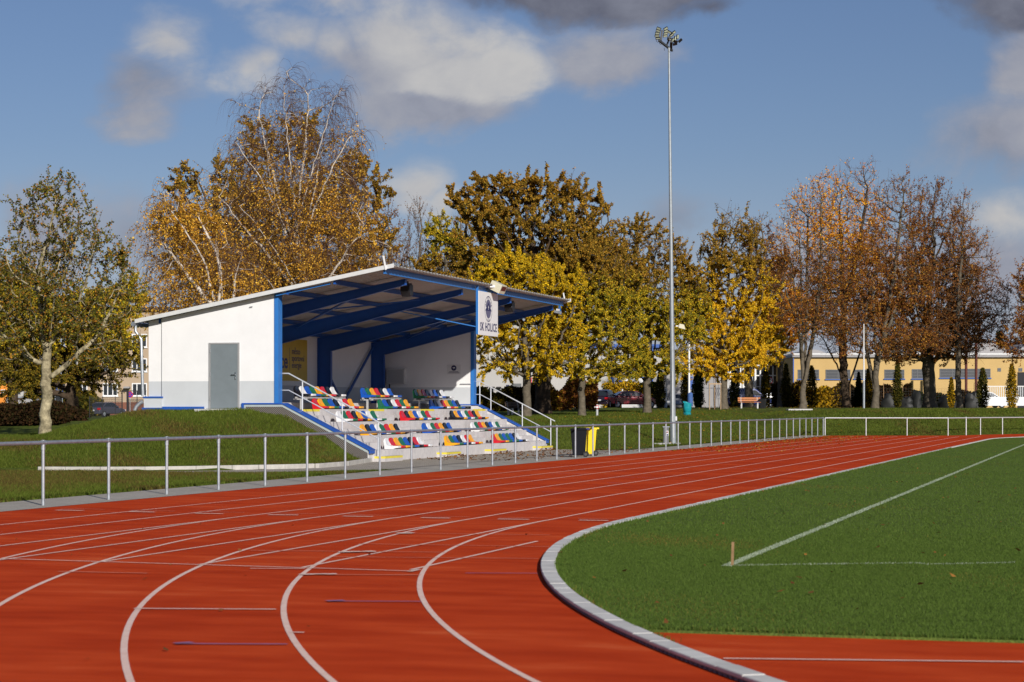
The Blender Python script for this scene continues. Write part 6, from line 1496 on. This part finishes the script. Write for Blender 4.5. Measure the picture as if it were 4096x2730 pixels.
# ================================================================ GRASS BLADES AND FALLEN LEAVES (uncountable: one object each)
M_BLADE = leaf_mat('grass_blade', .5)
def blades(name, P, h, w, cols, seed, lean=.5):
    rs = np.random.default_rng(seed); n = len(P); a = rs.uniform(0, 6.28, n); hh = h * rs.uniform(.5, 1.35, n); ww = w * rs.uniform(.6, 1.3, n)
    s = np.stack([np.cos(a), np.sin(a), np.zeros(n)], 1) * (ww / 2)[:, None]; b = rs.uniform(0, 6.28, n); l = rs.uniform(0, lean, n) * hh
    tip = P + np.stack([np.cos(b) * l, np.sin(b) * l, hh], 1)
    V = np.stack([P - s, P + s, tip], 1).reshape(-1, 3); F = np.arange(3 * n).reshape(n, 3)
    o = np_mesh(name, V, F, M_BLADE, col=np.repeat(np.clip(cols * 1.2, 0, 1), 3, axis=0))
    return tag(o, kind='stuff')
def inview(X, Y, m=.012):
    u = (X * CY + Y * SY); zc = -X * SY + Y * CY
    return (zc > 5) & (np.abs(u / np.maximum(zc, .1)) < .24 + m)
def patchy(rs, P, base, dry, amt, f=.5):
    k = (np.sin(P[:, 0] * f + 1.1) * np.sin(P[:, 1] * f * 1.3) + np.sin(P[:, 0] * f * 2.7 + P[:, 1] * f * 2.1) * .6 + rs.normal(0, .55, len(P))) > amt
    c = np.array([srgb(*q)[:3] for q in base])[rs.integers(0, len(base), len(P))]
    dd = np.array([srgb(*q)[:3] for q in dry])[rs.integers(0, len(dry), len(P))]
    c[k] = dd[k]; return c * rs.uniform(.8, 1.2, (len(P), 1))
rs = np.random.default_rng(77)
def sample(n, x0, x1, y0, y1, cond):
    out = []
    while sum(map(len, out)) < n:
        X = rs.uniform(x0, x1, n); Y = rs.uniform(y0, y1, n); k = cond(X, Y); out.append(np.stack([X[k], Y[k]], 1))
    return np.concatenate(out)[:n]
def in_pitch(X, Y):
    r = np.hypot(X - BCX, Y - TC); return (Y > DZY + .02) & np.where(Y < TC, r < RB - .165, X > KL + .165)
PITCH_G = [(90, 112, 48), (97, 118, 52), (84, 106, 44), (102, 122, 58), (92, 113, 50)]; DRY = [(120, 112, 52), (104, 98, 46), (136, 120, 62)]
Q = sample(260000, -8, 4, 15.8, 31, lambda X, Y: in_pitch(X, Y) & inview(X, Y) & (rs.uniform(0, 1, len(X)) < np.clip((31 - Y) / 8, 0, 1))); P = np.column_stack([Q, np.full(len(Q), .018)])
chalk = (np.abs(P[:, 0] + 4.06 + .0055 * (P[:, 1] - 22.4)) < .055) & (P[:, 1] > 22.35)
gl_ = np.interp(P[:, 0], [p.x for p in gl], [p.y for p in gl]); chalk |= (np.abs(P[:, 1] - gl_) < .045) & (P[:, 0] > -4.0) & (P[:, 0] < gl[-1].x)
c = patchy(rs, P, PITCH_G, DRY, 1.75); c[chalk & (rs.uniform(0, 1, len(c)) < .75)] = srgb(188, 196, 172)[:3]
blades('pitch_grass_near', P, .021, .0075, c, 1, lean=.9)
Q = sample(180000, -8, 24, 22, 125, lambda X, Y: in_pitch(X, Y) & inview(X, Y) & (rs.uniform(0, 1, len(X)) < np.clip((Y - 22) / 8, 0, 1)) & (rs.uniform(0, 1, len(X)) < (27 / Y) ** 1.2)); P = np.column_stack([Q, np.full(len(Q), .018)])
chalk = (np.abs(P[:, 0] + 4.06 + .0055 * (P[:, 1] - 22.4)) < .055)
c = patchy(rs, P, PITCH_G, DRY, 1.8); c[chalk & (rs.uniform(0, 1, len(c)) < .7)] = srgb(188, 196, 172)[:3]
blades('pitch_grass', P, .024, .013, c, 2, lean=.9)
# long fringe against the kerb and the D-zone edge
Q = []
for sv_ in np.linspace(-17, 60, 9000):
    p = kerb_pt(sv_ + random.uniform(-.02, .02), .158 + abs(random.gauss(0, .03))); Q.append((p.x, p.y, .015))
for x in np.linspace(-3.6, 3, 4200): Q.append((x, DZY + .02 + abs(random.gauss(0, .03)), .0))
P = np.array(Q); blades('kerb_grass_fringe', P, .05, .014, patchy(rs, P, PITCH_G, DRY, 1.2), 3)
# mound and lower verge
def on_lawn(X, Y):
    yk = np.interp(X, KX, KY, left=51.4)
    low = np.interp(X, [LP[i].x for i in range(7)], [LP[i].y for i in range(7)]) if LP[0].x < LP[-1].x else np.interp(X, [LP[i].x for i in range(6, -1, -1)], [LP[i].y for i in range(6, -1, -1)])
    lowv = (X < -19.45) & (Y < np.where(X < LP[0].x, yk, np.minimum(low, yk)) - .02)
    md = (Y > yk + .14) & (Y < 63.42) & (X < -23.05) & (X > -40)
    return lowv | md
Q = sample(170000, -40, -19.4, 33, 63.42, lambda X, Y: on_lawn(X, Y) & inview(X, Y)); P = np.column_stack([Q, hterr(Q[:, 0], Q[:, 1]) - .008])
LAWN_G = [(92, 106, 38), (100, 114, 44), (84, 98, 34), (110, 122, 52), (96, 102, 42)]; LDRY = [(112, 100, 50), (96, 84, 44), (126, 112, 60), (84, 72, 40)]
c = patchy(rs, P, LAWN_G, LDRY, .75, .8); lowm = P[:, 2] < .05; k = lowm & (rs.uniform(0, 1, len(P)) < np.clip((-P[:, 0] - 20.5) / 4, 0, .72)); c[k] = patchy(rs, P[k], LDRY, LDRY, 0)
blades('mound_grass', P, .085, .022, c, 4, lean=1.0)
Q = sample(110000, -36, -18.5, 84.6, 150, lambda X, Y: (X < np.interp(Y, [84.6, 88, 94], [-22.6, -20.4, -19.55])) & inview(X, Y) & (rs.uniform(0, 1, len(X)) < (86 / Y) ** 1.5)); P = np.column_stack([Q, hterr(Q[:, 0], Q[:, 1]) - .008])
blades('bank_grass', P, .09, .03, patchy(rs, P, LAWN_G, LDRY, 1.2, .6), 5, lean=1.0)
Q = sample(60000, -20, 18, 134, 160, lambda X, Y: inview(X, Y) & (hterr(X, Y) > .02)); P = np.column_stack([Q, hterr(Q[:, 0], Q[:, 1]) - .01])
blades('far_bank_grass', P, .11, .05, patchy(rs, P, LAWN_G, LDRY, 1.0, .5), 6, lean=1.0)

def litter(name, P, size, pal, seed):
    rs_ = np.random.default_rng(seed); n = len(P); P = P + np.array([0, 0, .008]); a = rs_.uniform(0, 6.28, n); sz = size * rs_.uniform(.5, 1.3, n)
    d = np.stack([np.cos(a), np.sin(a), rs_.normal(0, .3, n)], 1) * sz[:, None]; e = np.stack([-np.sin(a), np.cos(a), rs_.normal(0, .25, n)], 1) * sz[:, None] * .6
    z = np.array([0, 0, 1]) * (sz * .22)[:, None]
    V = np.stack([P - d, P - e + z, P + d + z * 1.3, P + e], 1).reshape(-1, 3); V[:, 2] = np.maximum(V[:, 2], np.repeat(P[:, 2], 4) - .004)
    return tag(np_mesh(name, V, np.arange(4 * n).reshape(n, 4), M_LEAF, col=np.repeat(np.clip(pick(rs_, pal, n), 0, 1), 4, axis=0)), kind='stuff')
Q = np.concatenate([sample(1500, -30, -19.5, 86, 125, lambda X, Y: inview(X, Y)), sample(3800, -30, -17, 108, 140, lambda X, Y: inview(X, Y)), sample(2600, -34, -20, 138, 185, lambda X, Y: inview(X, Y))])
P = np.column_stack([Q, hterr(Q[:, 0], Q[:, 1]) + .05]); litter('fallen_leaves_bank', P[rs.uniform(0, 1, len(P)) < .5], .055, 'oakgold', 21)
Q = np.concatenate([np.column_stack([-22.55 + np.abs(rs.normal(0, .35, 420)) - .35, rs.uniform(68, 85, 420)]), np.column_stack([rs.uniform(-22.9, -18.5, 700), rs.uniform(66, 86, 700)])])
Q = Q[Q[:, 0] > -22.55]; P = np.column_stack([Q, np.full(len(Q), .006)]); litter('fallen_leaves_paving', P, .055, 'brown', 22)
Q = []
for (a, b_) in AIS[1:]:
    for k_ in range(60): Q.append((random.uniform(-22.5, -22.1), random.uniform(a - .9, b_ - .4), .006 + random.uniform(0, .08)))
litter('leaf_drift', np.array(Q), .06, 'redbrown', 23)
Q = []
for k_ in range(90): kx = random.randint(0, 3); Q.append((TF[kx] - random.uniform(.03, .3), random.uniform(70, 84.7), TZ[kx]))
litter('leaves_on_steps', np.array(Q), .045, 'redbrown', 24)
Q = sample(1500, -17.7, -12, 82, 132, lambda X, Y: (rs.uniform(0, 1, len(X)) < ((-X - 11) / 7) ** 2)); P = np.column_stack([Q, np.full(len(Q), .006)]); litter('fallen_leaves_track', P, .05, 'oak', 25)
Q = sample(170, -7, 6, 16, 70, lambda X, Y: in_pitch(X, Y) & inview(X, Y)); P = np.column_stack([Q, np.full(len(Q), .04)]); litter('fallen_leaves_pitch', P, .032, 'brown', 26)
Q = sample(34, -16, -6, 12, 30, lambda X, Y: ~in_pitch(X, Y) & inview(X, Y)); P = np.column_stack([Q, np.full(len(Q), .006)]); litter('fallen_leaves_bend', P, .026, 'brown', 27)

# ================================================================ SKY, SUN, CAMERA
SUNV = Vector((1.42, -1.86, 1.0)).normalized()
EL = math.asin(SUNV.z)
sun = bpy.data.lights.new('sun', 'SUN'); sun.energy = 4.8; sun.angle = R(0.53); sun.color = (1.0, 0.945, 0.875)
so = bpy.data.objects.new('sun', sun); COL.objects.link(so); so.rotation_euler = SUNV.to_track_quat('Z', 'Y').to_euler(); so.location = (40, -60, 40)

W = bpy.data.worlds.new('World'); S.world = W; W.use_nodes = True
nt = W.node_tree; N = nt.nodes; L = nt.links
for n in list(N): N.remove(n)
out = N.new('ShaderNodeOutputWorld'); bg = N.new('ShaderNodeBackground'); L.new(bg.outputs[0], out.inputs[0])
sky = N.new('ShaderNodeTexSky'); sky.sky_type = 'NISHITA'; sky.sun_disc = False; sky.sun_elevation = EL
sky.sun_rotation = math.atan2(SUNV.x, SUNV.y); sky.air_density = 1.0; sky.dust_density = 0.4; sky.ozone_density = 5.0; sky.altitude = 250
SKY_K = 0.061; bg.inputs['Strength'].default_value = SKY_K
tc = N.new('ShaderNodeTexCoord')
def M(op, a, b=None, c=None):
    n = N.new('ShaderNodeMath'); n.operation = op
    for i, v in enumerate((a, b, c)):
        if v is None: continue
        if isinstance(v, (int, float)): n.inputs[i].default_value = v
        else: L.new(v, n.inputs[i])
    return n.outputs[0]
def dot(v):
    n = N.new('ShaderNodeVectorMath'); n.operation = 'DOT_PRODUCT'; L.new(tc.outputs['Generated'], n.inputs[0]); n.inputs[1].default_value = v; return n.outputs['Value']
az = M('ARCTAN2', dot((CY, SY, 0)), dot((-SY, CY, 0))); el = M('ARCSINE', dot((0, 0, 1)))
def comb(x, y, z=0.0):
    n = N.new('ShaderNodeCombineXYZ')
    for i, v in enumerate((x, y, z)):
        if isinstance(v, (int, float)): n.inputs[i].default_value = v
        else: L.new(v, n.inputs[i])
    return n.outputs[0]
def noise(vec, sc, det=7, rough=.55, dist=0.0):
    n = N.new('ShaderNodeTexNoise'); n.inputs['Scale'].default_value = sc; n.inputs['Detail'].default_value = det; n.inputs['Roughness'].default_value = rough; n.inputs['Distortion'].default_value = dist; L.new(vec, n.inputs['Vector']); return n.outputs['Fac']
base = comb(az, M('MULTIPLY', el, 1.25), 3.7)
n1 = noise(base, 9.0, 9, .56, .3); n2 = noise(comb(az, el, 9.1), 5.0, 5, .5); n3 = noise(comb(az, M('MULTIPLY', el, 1.5), 1.3), 26.0, 7, .6, .2)
wx = M('ADD', az, M('MULTIPLY', M('SUBTRACT', n2, .5), .10)); wy = M('ADD', el, M('MULTIPLY', M('SUBTRACT', n1, .5), .045))
pv = comb(wx, wy)
def blob(cx, cy, rx, ry, k=1.0):
    a = math.atan((cx * D - 2048) / FPX); e = math.atan((939.3 - cy) * D / FPX); ra, re = rx * D / FPX, ry * D / FPX
    s = N.new('ShaderNodeVectorMath'); s.operation = 'SUBTRACT'; L.new(pv, s.inputs[0]); s.inputs[1].default_value = (a, e, 0)
    m = N.new('ShaderNodeVectorMath'); m.operation = 'MULTIPLY'; L.new(s.outputs[0], m.inputs[0]); m.inputs[1].default_value = (1 / ra, 1 / re, 0)
    l = N.new('ShaderNodeVectorMath'); l.operation = 'LENGTH'; L.new(m.outputs[0], l.inputs[0])
    return M('MULTIPLY', M('SUBTRACT', 1.0, M('MULTIPLY', l.outputs['Value'], .54)), k)
def mx(l):
    o = l[0]
    for q in l[1:]: o = M('SMOOTH_MAX', o, q, .12) if False else M('MAXIMUM', o, q)
    return o
bright = [blob(*q) for q in ((700, 15, 260, 95), (620, 110, 190, 110), (560, 160, 130, 70), (740, 110, 200, 100), (860, 90, 280, 115), (1010, 165, 210, 80), (1150, 150, 120, 65), (930, 440, 90, 65), (985, 475, 70, 50), (325, 135, 120, 100, 1.1), (2310, 520, 130, 80, .9))]
dim = [blob(*q) for q in ((2340, 130, 130, 90, .9), (2290, 320, 150, 100, .98), (1410, 140, 150, 85, .92), (290, 205, 130, 95, 1.08), (950, 230, 230, 60, .98), (1520, 520, 200, 90, .9), (280, 560, 190, 120, .92), (2280, 620, 200, 120, .95), (1950, 620, 280, 110, .86), (60, 520, 120, 100, .9), (780, 130, 330, 130, .9))]
dark = [blob(*q) for q in ((1380, -25, 380, 58), (1180, -12, 220, 42), (2310, 0, 300, 95), (1600, 10, 110, 40, .8))]
cov_b = mx(bright); cov_d = mx(dim); cov_k = mx(dark); cov = M('MAXIMUM', M('MAXIMUM', cov_b, cov_d), cov_k)
def ss(v, a, b):
    n = N.new('ShaderNodeMapRange'); n.interpolation_type = 'SMOOTHSTEP'; L.new(v, n.inputs['Value']); n.inputs['From Min'].default_value = a; n.inputs['From Max'].default_value = b; return n.outputs['Result']
dens = ss(M('ADD', cov, M('ADD', M('MULTIPLY', M('SUBTRACT', n1, .5), 2.3), M('MULTIPLY', M('SUBTRACT', n3, .5), .7))), .30, .92)
dens = M('MULTIPLY', dens, .93)
# thin veil towards the horizon
veil = M('MULTIPLY', ss(el, .125, .0), .62)
lightness = M('ADD', M('ADD', .40, M('SUBTRACT', M('MULTIPLY', ss(M('SUBTRACT', cov_b, M('MAXIMUM', cov_d, cov_k)), -.15, .22), .42), M('MULTIPLY', ss(M('SUBTRACT', cov_k, M('MAXIMUM', cov_b, cov_d)), -.12, .2), .36))), M('ADD', M('MULTIPLY', M('SUBTRACT', n3, .5), .6), M('MULTIPLY', M('SUBTRACT', n1, .5), .7)))
cr = N.new('ShaderNodeValToRGB'); ce = cr.color_ramp.elements
CK = 1 / SKY_K
def cc(r, g, b): q = srgb(r, g, b); return (q[0], q[1], q[2], 1)
ce[0].position = 0.0; ce[0].color = cc(94, 95, 108); ce[1].position = .95; ce[1].color = cc(196, 194, 192)
e2 = ce.new(.42); e2.color = cc(150, 153, 166)
L.new(lightness, cr.inputs['Fac'])
up = N.new('ShaderNodeMix'); up.data_type = 'RGBA'; up.blend_type = 'MULTIPLY'; up.inputs['Factor'].default_value = 1; L.new(cr.outputs['Color'], up.inputs['A']); up.inputs['B'].default_value = (CK, CK, CK, 1)
vm = N.new('ShaderNodeMix'); vm.data_type = 'RGBA'; L.new(veil, vm.inputs['Factor']); tint = N.new('ShaderNodeMix'); tint.data_type = 'RGBA'; tint.blend_type = 'MULTIPLY'; tint.inputs['Factor'].default_value = 1; L.new(sky.outputs[0], tint.inputs['A']); tint.inputs['B'].default_value = (1.10, .96, 1.02, 1); L.new(tint.outputs['Result'], vm.inputs['A']); q = srgb(166, 172, 194); vm.inputs['B'].default_value = (q[0] * CK, q[1] * CK, q[2] * CK, 1)
cm = N.new('ShaderNodeMix'); cm.data_type = 'RGBA'; L.new(dens, cm.inputs['Factor']); L.new(vm.outputs['Result'], cm.inputs['A']); L.new(up.outputs['Result'], cm.inputs['B'])
L.new(cm.outputs['Result'], bg.inputs['Color'])

cam = bpy.data.cameras.new('camera'); co = bpy.data.objects.new('camera', cam); COL.objects.link(co)
co.location = (0, 0, CAMH); co.rotation_euler = (math.pi / 2, 0, YAW)
cam.sensor_width = 36; cam.lens = FPX / 4096 * 36; cam.shift_y = SHY / 4096; cam.clip_start = .1; cam.clip_end = 9000
cam.dof.use_dof = True; cam.dof.focus_distance = 78; cam.dof.aperture_fstop = 5.0
S.camera = co
S.view_settings.view_transform = 'Standard'; S.view_settings.look = 'None'; S.view_settings.gamma = 1; S.view_settings.exposure = 0.0; S.view_settings.use_curve_mapping = False
S.render.engine = 'CYCLES'; S.cycles.max_bounces = 6; S.cycles.diffuse_bounces = 3; S.cycles.transmission_bounces = 4; S.cycles.transparent_max_bounces = 6
S.cycles.use_denoising = True
